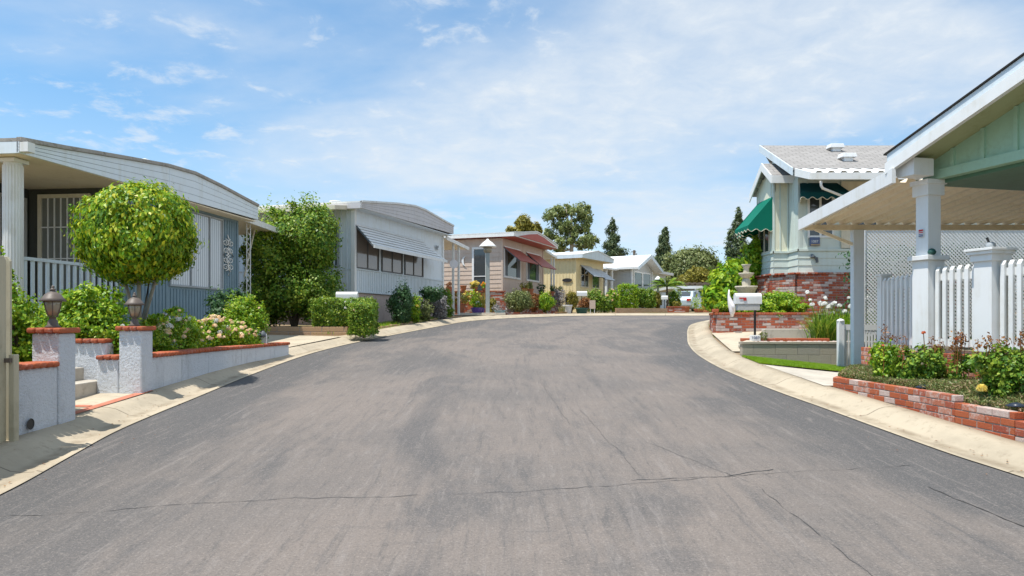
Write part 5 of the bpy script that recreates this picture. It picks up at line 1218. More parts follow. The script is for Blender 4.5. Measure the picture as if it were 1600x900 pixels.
# ================================================================ small objects: mailboxes, lamp, ornaments, pots
def mailbox(label, px0, px1, pyt, pyb, Y, zb, post_px=None, flag=False, second=False, group='white mailboxes along the kerb'):
    x0, x1 = WX(px0, Y), WX(px1, Y); zt, z0 = WZ(pyt, Y), WZ(pyb, Y); w = .17; r = .085
    t = thing('mailbox', label, 'mailbox', ((x0 + x1) / 2, Y, zb), group=group); h = zt - z0; r = min(w / 2, h / 2.2)
    prof = [(-w / 2, 0), (w / 2, 0)] + [(w / 2 * math.cos(a * math.pi / 10), (h - r) + r * math.sin(a * math.pi / 10)) for a in range(11)]
    MB().prism([(x0 + .01, Y + a, z0 + b) for a, b in prof], (x1 - x0 - .02, 0, 0)).build('box', 'white_metal', t, bevel=.004)
    MB().prism([(x1 - .012, Y + a * 1.06, z0 - .003 + b * 1.02) for a, b in prof], (.014, 0, 0)).build('door', 'white_metal', t)
    xp = WX(post_px, Y) if post_px else (x0 + x1) / 2
    MB().box(xp - .018, xp + .018, Y - .018, Y + .018, zb, z0).build('post', 'black_metal', t)
    if second: MB().box(x0 + .05, x1 - .03, Y - w / 2 + .01, Y + w / 2 - .01, z0 - .125, z0 - .004).build('newspaper_tray', 'h5_grey', t, bevel=.006)
    if flag: m = MB(); m.box(x0 + .075, x0 + .20, Y - w / 2 - .012, Y - w / 2 - .004, z0 + h * .48, z0 + h * .58); m.box(x0 + .16, x0 + .215, Y - w / 2 - .013, Y - w / 2 - .003, z0 + h * .30, z0 + h * .58); m.build('flag', 'red_flag', t)
    return t
mailbox('white mailbox with a red flag on a black post before the old brick planter', 1147, 1188, 458, 475, 14.6, 1.1, 1179.5, True, True)
mailbox('white mailbox rising behind the clipped box hedge', 525, 559, 456, 469, 19.7, 1.4)
mailbox('white mailbox on a black post in front of the yellow home', 901, 917, 455, 462.5, 38.5, 1.9, 909)
mailbox('white mailbox beside the palm near the farthest homes', 1033, 1043, 462, 468, 42, 2.0, 1038)
mailbox('little white mailbox among plants left of the white garden ornament', 1123, 1131, 469, 474, 33, 1.8, 1127)

lp = thing('street_lamp', 'grey square lamp post with a conical white shade in front of the pink home', 'street lamp', (WX(762, 31.3), 31.3, 1.85)); c = (WX(762, 31.3), 31.3)
MB().box(c[0] - .085, c[0] + .085, c[1] - .085, c[1] + .085, 1.85, 4.45).build('post', 'post_grey', lp, bevel=.01)
MB().lathe((c[0], c[1], 0), [(.36, 4.70), (.37, 4.73), (.34, 4.76), (.20, 4.90), (.06, 5.0), (.03, 5.05)], 20).build('shade', 'white', lp, smooth=True)
MB().lathe((c[0], c[1], 0), [(.10, 4.45), (.17, 4.50), (.19, 4.70)], 16).build('glass', 'lamp_glass', lp, smooth=True)
l2 = thing('street_lamp', 'small lamp post with a white conical shade far down by the palm', 'street lamp', (WX(1028, 46), 46, 2.05)); c = (WX(1028, 46), 46)
MB().box(c[0] - .06, c[0] + .06, c[1] - .06, c[1] + .06, 2.0, WZ(438, 46)).build('post', 'post_grey', l2); MB().lathe((c[0], c[1], 0), [(.22, WZ(437.5, 46)), (.20, WZ(436, 46)), (.04, WZ(431.5, 46))], 16).build('shade', 'white', l2, smooth=True)

up = thing('utility_pole', 'dark wooden utility pole with a cross-arm on the skyline', 'pole', (WX(991, 130), 130, 3)); c = WX(991, 130)
MB().tube([(c, 130, 3), (c, 130, WZ(391, 130))], .22, 8).build('pole', 'bark', up); MB().box(c - .5, c + .35, 129.9, 130.1, WZ(394, 130), WZ(393, 130)).build('cross_arm', 'bark', up); MB().box(c + .05, c + .45, 129.6, 130, WZ(402, 130), WZ(396, 130)).build('transformer', 'grey_trim', up)

# stone fountain
fo = thing('fountain', 'weathered three-tier stone fountain above the old brick planter', 'fountain', (WX(1166, 19.35), 19.35, 1.74)); c = (WX(1166, 19.35), 19.35, 0)
MB().lathe(c, [(.22, 1.74), (.20, 1.85), (.10, 1.95), (.12, 2.24)], 18).build('pedestal', 'stone', fo, smooth=True)
MB().lathe(c, [(.12, 2.22), (.19, 2.27), (.25, 2.40), (.285, 2.45), (.29, 2.49), (.24, 2.475)], 24).build('lower_bowl', 'stone', fo, smooth=True)
MB().lathe(c, [(.13, 2.44), (.10, 2.50), (.12, 2.60), (.08, 2.70)], 18).build('stem', 'stone', fo, smooth=True)
MB().lathe(c, [(.08, 2.69), (.13, 2.73), (.19, 2.80), (.20, 2.835), (.16, 2.825)], 22).build('middle_bowl', 'stone', fo, smooth=True)
MB().lathe(c, [(.07, 2.81), (.08, 2.86), (.065, 2.93), (.09, 3.0), (.13, 3.06), (.10, 3.06)], 18).build('finial_urn', 'stone', fo, smooth=True)
# white bird-like ornament
Yo = 18.4; c = (WX(1143, Yo), Yo); og = thing('garden_ornament', 'white and pink bird-shaped garden ornament beside the flagged mailbox', 'ornament', (c[0], c[1], 1.75))
MB().tube([(c[0] + .01, c[1], 1.68), (c[0] + .02, c[1], 1.82), (c[0] + .0, c[1], 1.98), (c[0] - .05, c[1], 2.12), (c[0] - .07, c[1], 2.22), (c[0] - .06, c[1], 2.36)], [.03, .075, .09, .05, .028, .014], 12).build('body', 'ornament_white', og, smooth=True)
MB().tube([(c[0] - .02, c[1] - .07, 2.05), (c[0] + .02, c[1] - .09, 1.92), (c[0] + .06, c[1] - .06, 1.80)], [.02, .045, .012], 8).build('wing', 'ornament_white', og, smooth=True)
# irrigation valve by the end of the garden wall
Yv = 13.6; pvx = [WX(p, Yv) for p in (381, 386, 405, 416)]; iv = thing('pipe_manifold', 'weathered irrigation valve and white pipes behind the end of the garden wall', 'pipes', (WX(398, Yv), Yv, 1.06))
MB().tube([(pvx[0], Yv, 1.04), (pvx[0], Yv, WZ(513, Yv))], .018, 7).build('pipe', 'white_metal', iv); MB().tube([(pvx[0], Yv, WZ(523, Yv)), (pvx[3], Yv, WZ(523, Yv)), (pvx[3], Yv, 1.04)], .018, 7).build('pipe', 'white_metal', iv)
MB().tube([(WX(391, Yv), Yv, WZ(505, Yv)), (WX(407, Yv), Yv, WZ(521, Yv))], .016, 7).build('lever', 'stone', iv); MB().lathe((WX(411, Yv), Yv, WZ(527, Yv)), [(.05, 0), (.065, .02), (.06, .07), (.03, .10), (.02, .12)], 12).build('valve_cap', 'awning_dark', iv, smooth=True)
# low block bed edging of home 2
tb = thing('tan_block_wall', 'low tan block wall under the big shrub at the driveway', 'wall', (WX(480, 18.9), 18.9, 1.2)); mb, mo = MB(), MB()
brick_run(mb, (WX(400, 18.6), 18.6), (WX(544, 18.6), 18.6), 1.17, 1.435, th=.16, bl=.55, bh=.118, mj=.012, seed=3, mort=mo, jit=.003); mb.build('blocks', 'tan_brick', tb, bevel=.008); mo.build('mortar', 'mortar', tb)
MB().box(WX(400, 18.6), WX(546, 18.4), 18.40, 18.49, 1.12, 1.19).build('white_kerb', 'white', tb)
props(MB().add([(-9, 18.68, 1.40), (-4.25, 18.68, 1.40), (-4.3, 22, 1.42), (-9, 22, 1.42)], [(0, 1, 2, 3)]).build('planting_bed', 'soil', None), kind='structure')
# scalloped brick edging along home 2 front bed
se = thing('brick_edging', 'thin line of small bricks edging the bed along the white home', 'edging', (-2.9, 23.5, 1.5)); mb = MB(); ring = [p for p in offset_line(SL, .88) if 19.3 < p.y < 27.6]
for a, b in zip(ring[:-1], ring[1:]):
    cap_run(mb, (a.x, a.y), (b.x, b.y), g(a.y) + .10, th=.09, h=.06, bl=.2, seed=int(a.y * 10))
mb.build('bricks', 'tan_brick', se, bevel=.008)

# bricks and pots in front of the pink home
def low_wall(name, label, p, q, z0, z1, mat='brick_old', seed=1, th=.14, cat='wall', cap=None):
    t = thing(name, label, cat, ((p[0] + q[0]) / 2, (p[1] + q[1]) / 2, z0)); mb, mo = MB(), MB(); brick_run(mb, p, q, z0, z1, th=th, seed=seed, mort=mo); mb.build('bricks', mat, t); mo.build('mortar', 'mortar', t)
    if cap: mb = MB(); cap_run(mb, p, q, z1 + .001, th=th + .05, h=.05, bl=.12, seed=seed); mb.build('brick_cap', cap, t)
    return t
low_wall('brick_wall', 'dark red brick wall with flower pots lined along its top below the pink siding', (WX(698, 33.6), 33.6), (WX(790, 33.6), 33.6), 1.7, WZ(456, 33.6), 'brick_old', 11, cap='brick_cap')
pa = M3 @ Vector((-.1, -.9, 0)); pb_ = M3 @ Vector((6.4, -.9, 0)); low_wall('brick_wall', 'dark red brick planter wall along the front of the pink home under its windows', (pa.x, pa.y), (pb_.x, pb_.y), 1.75, 2.85, 'brick_old', 12, cap='brick_cap')
low_wall('kerb_bricks', 'low line of rough bricks along the kerb below the round shrubs', (WX(788, 32.0), 32.0), (WX(870, 36.6), 36.6), 1.7, 1.95, 'brick_old', 13, th=.2)
fs = thing('concrete_step', 'low pale concrete slab under the potted plants and the lamp post', 'step', (WX(750, 30.9), 30.9, 1.7)); MB().box(WX(716, 30.9), WX(790, 30.9), 30.7, 33.4, 1.6, 1.90).build('slab', 'concrete_pale', fs, bevel=.02)
POTG = 'potted plants in front of the pink home'
def potted(label, px, Y, zb, rt, h, mat, plant=None, ps=.25, leaf='leaf_mid', n=260, flower=None, group=POTG, ls=.09, seed=1):
    x = WX(px, Y); t = thing('potted_plant', label, 'potted plant', (x, Y, zb), group=group)
    MB().lathe((x, Y, zb), [(rt * .68, 0), (rt * .74, h * .1), (rt * .95, h * .84), (rt * 1.06, h * .86), (rt * 1.06, h), (rt * .9, h), (rt * .86, h * .88)], 16).build('pot', mat, t, smooth=False)
    if plant == 'spike': strap_leaves('leaves', (x, Y, zb + h * .85), max(16, n // 10), ps * 2, ls * .8, leaf, t, seed, .5, rt * .5)
    elif plant: foliage('leaves', [((x, Y, zb + h + ps * .5), (ps, ps, ps * .8))], n, ls, leaf, t, seed=seed, clumps=12, csig=.22)
    if flower: flowers('blossoms', surf_pts([((x, Y, zb + h + ps * .5), (ps, ps, ps * .8))], flower[1], seed + 4), flower[2], flower[0], t, 10)
    return t
zs = 1.905
potted('deep purple pot with small white flowers on the concrete slab', 745, 31.4, zs, .26, .22, 'purple_pot', 'b', .22, 'leaf_bright', 260, ('petal_white', 8, .05), seed=2)
potted('large terracotta pot with yellow-green foliage beside the carport post', 718, 31.8, zs, .27, .42, 'terracotta', 'b', .36, 'leaf_yellow', 500, seed=3)
potted('dark pot of upright sword-like leaves left of the lamp post', 752, 31.9, zs, .16, .2, 'purple_pot', 'spike', .42, 'leaf_yellow', 420, seed=4, ls=.06)
potted('blue-grey tub with wispy stems right of the lamp post', 781, 31.1, zs - .1, .24, .2, 'blue_pot', 'b', .28, 'leaf_silver', 200, seed=5)
potted('yellow-flowered bush in a pot behind the purple pot', 736, 33.2, 2.1, .2, .3, 'terracotta', 'b', .42, 'leaf_bright', 560, ('petal_yellow', 10, .08), seed=6)
potted('bright yellow flowers in a pot on the dark brick wall', 742, 33.6, WZ(456, 33.6) + .05, .14, .16, 'terracotta', 'b', .22, 'leaf_yellow', 260, ('petal_yellow', 22, .08), seed=7)
potted('round terracotta pot alone on the dark brick wall', 724, 33.6, WZ(456, 33.6) + .05, .15, .24, 'terracotta', seed=8)
potted('orange flowers in a pot behind the lamp post', 757, 33.6, WZ(456, 33.6) + .05, .12, .14, 'terracotta', 'b', .18, 'leaf_bright', 160, ('petal_orange', 16, .09), seed=9)
potted('low red-leaved pot at the left end of the dark brick wall', 702, 33.6, WZ(456, 33.6) + .05, .16, .18, 'terracotta', 'b', .15, 'leaf_russet', 120, seed=10)
for i, (f, lb_, lf, mt) in enumerate(((.6, 'small pot with yellowish foliage under the pink home\'s nearer window', 'leaf_yellow', 'terracotta'), (1.5, 'terracotta pot with grey-green spiky leaves between the pink home\'s two windows, nearer the lamp post', 'leaf_olive', 'terracotta'),
        (3.2, 'pot of dark green leaves between the pink home\'s two windows', 'leaf_dark', 'black_metal'), (5.0, 'terracotta pot with spiky succulent under the pink home\'s farther window', 'leaf_dark', 'terracotta'), (6.2, 'terracotta pot with drooping olive foliage at the far corner of the pink home', 'leaf_olive', 'terracotta'))):
    q = M3 @ Vector((f, -.9, 0)); potted(lb_, CX + q.x / q.y * F, q.y, 2.905, .16, .22, mt, 'spike' if i in (1, 3) else 'b', .24, lf, 240, seed=20 + i)
potted('dark green tub at the kerb below the yellow home', 909, 37.6, 1.86, .32, .36, 'green_pot', 'b', .25, 'leaf_russet', 200, group='potted plants by the yellow home', seed=30)
potted('tall pale planter at the kerb left of the dark green tub', 886, 37.0, 1.86, .26, .5, 'white_pot', None, group='potted plants by the yellow home', seed=31)
potted('straw-coloured grass clump in a low bowl at the kerb', 877, 36.6, 1.86, .3, .14, 'wood', 'spike', .22, 'leaf_dry', 420, group='potted plants by the yellow home', seed=32, ls=.05)
# mail stand / sign under the yellow home
ys_ = thing('yard_sign', 'small faded pink yard sign on short legs beside the dark green tub', 'sign', (WX(926, 38), 38, 1.9)); c = WX(926, 38)
MB().box(c - .16, c + .14, 37.98, 38.02, 2.18, 2.62).build('panel', 'h3_pink', ys_); m = MB(); m.box(c - .13, c - .10, 37.99, 38.01, 1.85, 2.18); m.box(c + .08, c + .11, 37.99, 38.01, 1.85, 2.18); m.build('legs', 'white_metal', ys_)
# wooden planter and brick edge far out
low_wall('wooden_planter', 'low weathered timber planter across the street beyond the white kerb', (WX(962, 40.5), 40.5), (WX(1042, 41.5), 41.5), 1.8, WZ(481.5, 41), 'tan_brick', 14)
low_wall('brick_edging', 'red scalloped brick edging in front of the parked car', (WX(1042, 42.5), 42.5), (WX(1070, 42.5), 42.5), 1.85, WZ(480, 42.5), 'brick', 15, cap='brick_cap', cat='edging')
G2 = 'pots in front of the parked car'
potted('dark terracotta pot in front of the parked car\'s tail', 1071, 43.5, 1.95, .26, .45, 'terracotta', group=G2, seed=40)
potted('bushy green pot in front of the parked car\'s nose', 1092, 43.0, 1.95, .3, .3, 'terracotta', 'b', .5, 'leaf_bright', 420, group=G2, seed=41)
potted('tall brown pot right of the far carport', 1103, 44.5, 1.95, .28, .75, 'terracotta', 'b', .25, 'leaf_mid', 120, group=G2, seed=42)

# far carport and car
fc = thing('carport', 'white flat-roofed carport over the parked car at the end of the street', 'carport', (WX(1075, 52), 52, 2.1)); Yc = 50
m = MB(); m.prism([(WX(1047, Yc), Yc, WZ(451, Yc)), (WX(1095, Yc), Yc, WZ(451, Yc)), (WX(1103, Yc), Yc, WZ(452.5, Yc)), (WX(1097, Yc), Yc, WZ(446.5, Yc)), (WX(1047, Yc), Yc, WZ(447, Yc))], (0, 7, 0)); m.build('roof', 'white', fc)
for px_ in (1056, 1089): MB().box(WX(px_, Yc) - .12, WX(px_, Yc) + .12, Yc + .1, Yc + .3, 2.0, WZ(450, Yc)).build('post', 'white', fc)
MB().box(WX(1056, Yc) - .1, WX(1056, Yc) + .1, Yc + 6, Yc + 6.2, 2.0, WZ(450, Yc)).build('post', 'white', fc)
tr_ = thing('trellis', 'brown wooden trellis top above the far carport', 'trellis', (WX(1071, 56), 56, 2)); m = MB()
for i in range(9): m.box(WX(1056, 58) + i * .42, WX(1056, 58) + i * .42 + .1, 57, 60, WZ(444, 58), WZ(442, 58))
m.box(WX(1055, 58), WX(1083, 58), 57.2, 57.4, WZ(446, 58), WZ(444.2, 58)); m.build('slats', 'bark', tr_)
for px_ in (1057, 1081): MB().box(WX(px_, 58), WX(px_, 58) + .15, 57.2, 57.35, 2, WZ(445, 58)).build('post', 'bark', tr_)
car = thing('parked_car', 'pale blue-silver car with a red tail light under the far carport', 'car', (WX(1074, 51), 51, 2.12), R(62)) 
L_, Wd = 4.3, 1.72
side = [(-2.15, .45), (-2.18, .78), (-2.05, 1.0), (-1.75, 1.08), (-1.35, 1.42), (-.3, 1.50), (.35, 1.42), (1.0, 1.02), (1.75, .90), (2.1, .72), (2.15, .42), (1.8, .25), (-1.8, .25)]
def slab(prof, w0, w1):
    m = MB(); n = len(prof); vs = []
    for s, sc_w in ((-1, 1), (1, 1)):
        for x, z in prof: t_ = max(0, (z - .95) / .55); vs.append((x, s * (Wd / 2) * (1 - .16 * t_), z))
    m.add(vs, [tuple(range(n)), tuple(range(2 * n - 1, n - 1, -1))] + [(i, n + i, n + (i + 1) % n, (i + 1) % n) for i in range(n)]); return m
b = slab(side, 1, 1).build('body', 'car_paint', car, 'l', bevel=.04)
m = MB(); 
for s in (-1, 1):
    yy = s * Wd / 2
    def gp(x, z): t_ = max(0, (z - .95) / .55); return (x, yy * (1 - .16 * t_) + s * .012, z)
    for pl in ([(-1.25, 1.34), (-.35, 1.42), (-.35, 1.06), (-1.55, 1.08)], [(-.27, 1.42), (.32, 1.35), (.82, 1.06), (-.27, 1.06)]):
        m.add([gp(*p) for p in pl], [(0, 1, 2, 3) if s < 0 else (3, 2, 1, 0)])
m.add([(-1.79, -.65, 1.10), (-1.79, .65, 1.10), (-1.41, .6, 1.40), (-1.41, -.6, 1.40)], [(0, 3, 2, 1)]); m.add([(.40, -.6, 1.41), (.40, .6, 1.41), (.99, .66, 1.06), (.99, -.66, 1.06)], [(0, 3, 2, 1)]); m.build('windows', 'glass', car, 'l')
for s in (-1, 1):
    MB().box(-2.20, -2.02, s * .80, s * .52, .74, .90).build('tail_light', 'red_flag', car, 'l'); MB().box(2.02, 2.13, s * .80, s * .5, .62, .76).build('headlight', 'lamp_glass', car, 'l')
    for x in (-1.35, 1.38):
        m = MB(); m.tube([(x, s * (Wd / 2 - .18), .31), (x, s * (Wd / 2 + .015), .31)], .31, 20); wh = m.build('wheel', 'tyre', car, 'l'); MB().tube([(x, s * (Wd / 2 - .02), .31), (x, s * (Wd / 2 + .024), .31)], .18, 14).build('rim', 'grey_trim', wh, 'l')

# solar lights in the rose bed
for px_, py_, Yq, lb_ in ((1361, 583, 10.0, 'round black solar light in the dry ground cover nearest the white fence'), (1444, 606, 8.3, 'round black solar light under the middle of the big rose bush'), (1588, 635, 6.9, 'round black solar light at the right edge of the picture')):
    x = WX(px_, Yq); z = WZ(py_, Yq); t = thing('solar_light', lb_, 'garden light', (x, Yq, z - .06), group='black solar lights in the rose bed')
    MB().lathe((x, Yq, z - .10), [(.012, 0), (.012, .07)], 8).build('stake', 'black_metal', t); MB().lathe((x, Yq, z), [(.085, 0), (.09, .008), (.03, .035), (.01, .038)], 18).build('top', 'solar_black', t, smooth=True)

# ================================================================ vegetation
def rel(px, py, Y, loc): v = P(px, py, Y); return (v.x - loc[0], v.y - loc[1], v.z - loc[2])
# clipped ball tree
loc = (-5.45, 10.75, 1.05); bc = rel(215, 362, 10.75, loc)
tree('ball_tree', 'clipped ball-headed tree with lime-tipped leaves in front of the blue-grey home', loc, 1.9, [((bc[0], bc[1], bc[2] + .03), (.82, .82, .66)), ((bc[0], bc[1], bc[2] - .22), (.80, .80, .54))], 27000, .072, 'leaf_lime', .05, 'pale_bark', seed=3, clumps=520, csig=.07, shell=.74, lump=.09, asp=.46, droop=1.1, fill=.35, limbs=0, nw=1.2, nr=.45)
t0 = [o for o in bpy.data.objects if o.get('label', '').startswith('clipped ball')][0]
for dx, dy in ((-.09, .03), (.10, -.02), (.03, .08)): MB().tube([(loc[0] + dx * .3, loc[1] + dy, 1.0), (loc[0] + dx * .8, loc[1] + dy, 1.6), (loc[0] + dx * 3, loc[1] + dy * 2, 2.3)], [.04, .032, .02], 7).build('limb', 'pale_bark', t0, smooth=True)
# shrubs behind the stucco wall
shrub('shrub', 'tall lime-green shrub with loose shoots between the beige fence and the first gate pillar', 'shrub', (-5.15, 7.75, 1.05),
      [((-.10, 0, .20), (.42, .40, .42)), ((-.15, -.02, .62), (.32, .32, .35)), ((.14, 0, .05), (.28, .25, .32)), ((-.25, 0, .95), (.16, .2, .24))], 15000, .050, 'leaf_bright', seed=8, clumps=90, csig=.10, lump=.3, asp=.6)
sh = shrub('shrub', 'loose lime shoots climbing past the fluted porch column', 'shrub', (-6.4, 8.9, 1.05), [((.0, 0, .75), (.28, .25, .55)), ((.12, 0, 1.28), (.10, .10, .28)), ((-.15, 0, 1.15), (.10, .1, .34))], 3800, .060, 'leaf_bright', seed=9, clumps=26, csig=.16, lump=.3, asp=.65)
shrub('shrub', 'wide lime-green shrub filling the bed between the two bronze lanterns', 'shrub', (-5.85, 9.95, 1.05),
      [((-.34, .1, .42), (.52, .35, .46)), ((.22, 0, .42), (.56, .35, .50)), ((.1, .1, .76), (.46, .3, .26)), ((.60, -.1, .10), (.34, .25, .40)), ((-.6, -.1, .1), (.38, .25, .48))], 26000, .052, 'leaf_bright', flower=(('petal_white', 3, .045),), seed=10, clumps=170, csig=.11, lump=.32, asp=.62)
for i, (px_, py_, ln) in enumerate(((250, 470, .5), (262, 463, .6), (135, 425, .35), (75, 440, .3))):
    pass
shrub('shrub', 'arching lime shoot with cream blossoms reaching right of the second lantern', 'shrub', (-5.25, 10.3, 1.05), [((.14, 0, .46), (.12, .12, .10)), ((.32, 0, .58), (.13, .1, .07)), ((.52, 0, .66), (.10, .1, .06)), ((.0, 0, .25), (.18, .15, .22))], 2200, .048, 'leaf_bright', seed=12, clumps=24, csig=.2, asp=.6, flower=(('petal_peach', 5, .04),), stem_r=.012)
shrub('rose_bush', 'sprawling rose bush with peach and white blooms over the long stucco wall', 'rose bush', (-5.30, 11.2, 1.05),
      [((-.05, -.5, .18), (.42, .5, .30)), ((.02, .3, .22), (.42, .55, .34)), ((.10, 1.15, .22), (.36, .55, .34)), ((-.1, .5, .46), (.30, .5, .20)), ((.42, 1.85, .22), (.30, .5, .30)), ((.2, 1.5, .48), (.22, .4, .16))], 21000, .044, 'leaf_bright', flower=(('petal_peach', 150, .048), ('petal_white', 24, .065)), seed=14, clumps=130, csig=.12, lump=.34, asp=.6)
shrub('shrub', 'dark glossy shrub against the far corner of the blue-grey home', 'shrub', (-5.45, 14.3, 1.05), [((0, 0, .62), (.42, .4, .55)), ((-.1, 0, .2), (.4, .35, .4))], 7000, .075, 'leaf_dark', seed=15, clumps=70, csig=.12)
shrub('shrub', 'bright green shrub at the end of the long stucco wall', 'shrub', (-5.0, 13.75, 1.05), [((.0, 0, .50), (.44, .4, .50)), ((.05, -.3, .20), (.38, .35, .36))], 11000, .055, 'leaf_bright', flower=(('petal_peach', 6, .04),), seed=16, clumps=80, csig=.12, lump=.25)
# big laurel-like shrub
def bl(px, py, rx, rz, Y, loc, ry=None): r = rel(px, py, Y, loc); k = Y / F; return (r, (rx * k, (ry if ry else rx * k), rz * k))
loc = (-6.1, 20.6, 1.4); Y = 20.6
shrub('big_shrub', 'huge dark-hearted evergreen shrub between the first and second homes', 'shrub', loc,
      [bl(422, 392, 42, 60, Y, loc, .9), bl(468, 374, 50, 56, Y, loc, .9), bl(502, 374, 30, 52, Y, loc, .8), bl(455, 455, 62, 48, Y, loc, 1.0), bl(415, 470, 34, 38, Y, loc, .8), bl(495, 455, 36, 46, Y, loc, .8), bl(430, 335, 9, 14, Y, loc, .2), bl(462, 326, 8, 12, Y, loc, .2), bl(505, 330, 8, 12, Y, loc, .2)], 44000, .085, 'leaf_mid', seed=18, clumps=360, csig=.12, lump=.30, asp=.6, stems=6, stem_r=.05)
loc = (-4.05, 18.0, 1.2)
def hedge(name, label, loc, cx, cy, cz, rx, ry, rz, n, size, mat, seed, flower=None):
    t = thing(name, label, 'hedge', loc); foliage('foliage', [((cx, cy, cz), (rx, ry, rz))], n, size, mat, t, seed=seed, clumps=200, csig=.07, shell=.85, lump=.02, boxy=True, fill=.55)
    MB().tube([(cx, cy, loc[2] - .05), (cx, cy, cz)], .03, 6).build('stem', 'bark', t)
    if flower: flowers('blossoms', surf_pts([((cx, cy, cz), (rx, ry, rz))], flower[1], seed), flower[2], flower[0], t)
    return t
Yh = 18.9; hedge('box_hedge', 'clipped green hedge with pale flecks in front of the white mailbox', (WX(530, Yh), Yh, 1.4), WX(536, Yh), Yh, WZ(488, Yh) , 46 * Yh / F, .38, 22 * Yh / F, 15000, .055, 'leaf_mid', 21, ('petal_white', 9, .05))
Yh = 18.15; hedge('box_hedge', 'rounded end clump of the clipped hedge reaching down to the sidewalk', (WX(568, Yh), Yh, 1.2), WX(568, Yh), Yh, WZ(498, Yh), 21 * Yh / F, .33, 25 * Yh / F, 8000, .055, 'leaf_mid', 22, ('petal_peach', 6, .05))
# bushes along the white home
for i, (px_, pyt, pyb, w_, Yb, mat, lb_, fl) in enumerate((
    (622, 452, 505, 19, 22.6, 'leaf_dark', 'dark blue-green bush at the left of the white home\'s front bed', None),
    (643, 466, 503, 13, 23.4, 'leaf_bright', 'loose yellow-green bush with a yellow bloom in the white home\'s front bed', ('petal_yellow', 5, .07)),
    (672, 449, 470, 17, 24.5, 'leaf_dark', 'round-headed rose standard with dark leaves in front of the white home', ('petal_white', 3, .05)),
    (662, 470, 503, 15, 24.2, 'leaf_olive', 'wispy olive bush of pale stems under the rose standard', None),
    (684, 462, 500, 15, 25.6, 'leaf_silver', 'greyish flowering bush near the white home\'s far corner', ('petal_white', 6, .05)),
    (697, 455, 497, 11, 26.8, 'leaf_mid', 'upright green bush at the white home\'s far corner by the carport', None),
    (636, 452, 505, 8, 23.2, 'leaf_dark', 'narrow dark bush just right of the blue-green bush', None))):
    k = Yb / F; x = WX(px_, Yb); zt, zb = WZ(pyt, Yb), WZ(pyb, Yb); base = g(Yb) + .1
    shrub('bush', lb_, 'bush', (x, Yb, base), [((0, 0, (zt + zb) / 2 - base + (zt - zb) * .12), (w_ * k, w_ * k * .8, (zt - zb) * .42)), ((w_ * k * .2, 0, (zt + zb) / 2 - base - (zt - zb) * .25), (w_ * k * .7, w_ * k * .6, (zt - zb) * .28))], 3600 if mat != 'leaf_olive' else 1500, .07, mat, flower=(fl,) if fl else None, seed=30 + i, clumps=40, csig=.2, lump=.3, group='bushes along the white home', stem_r=.02)
rg = np.random.default_rng(8); gp_ = []
for p in [q for q in offset_line(SL, 1.25) if 18.6 < q.y < 27]:
    for _ in range(360): gp_.append((p.x + rg.normal() * .22, p.y + rg.normal() * .35, g(p.y) + .10))
props(blades('ground_cover', gp_, .09, .014, 'grass', seed=9), 'strip of low green ground cover along the white home', 'ground cover', kind='stuff')
# plants before the pink home
for i, (px_, pyt, pyb, w_, Yb, mat, lb_, sz) in enumerate((
    (811, 453, 486, 20, 33.4, 'leaf_olive', 'large rounded olive-yellow shrub below the pink home', .085),
    (851, 459, 486, 14.5, 35.6, 'leaf_bright', 'clipped bright green round bush right of the olive-yellow shrub', .08),
    (834, 460, 486, 7, 34.6, 'leaf_russet', 'rusty-leaved shrub squeezed between the two round bushes', .08),
    (873, 452, 484, 12, 38.5, 'leaf_silver', 'bare greyish purple shrub at the corner of the yellow home', .08),
    (770, 468, 486, 7, 32.6, 'leaf_yellow', 'small yellowish shrub right behind the lamp post', .07),
    (893, 456, 484, 9, 39.8, 'leaf_yellow', 'yellow-green shrub at the foot of the yellow wall', .09),
    (914, 466, 484, 9, 40.5, 'leaf_russet', 'orange-brown shrub behind the yellow home\'s mailbox', .09))):
    k = Yb / F; x = WX(px_, Yb); zt, zb = WZ(pyt, Yb), WZ(pyb, Yb)
    shrub('bush', lb_, 'bush', (x, Yb, min(zb, g(Yb) + .1)), [((0, 0, (zt + zb) / 2 - min(zb, g(Yb) + .1)), (w_ * k, w_ * k * .85, (zt - zb) * .52))], 5200 if mat != 'leaf_silver' else 1600, sz, mat, seed=50 + i, clumps=70, csig=.15, lump=.12, group='bushes in front of the pink and yellow homes')
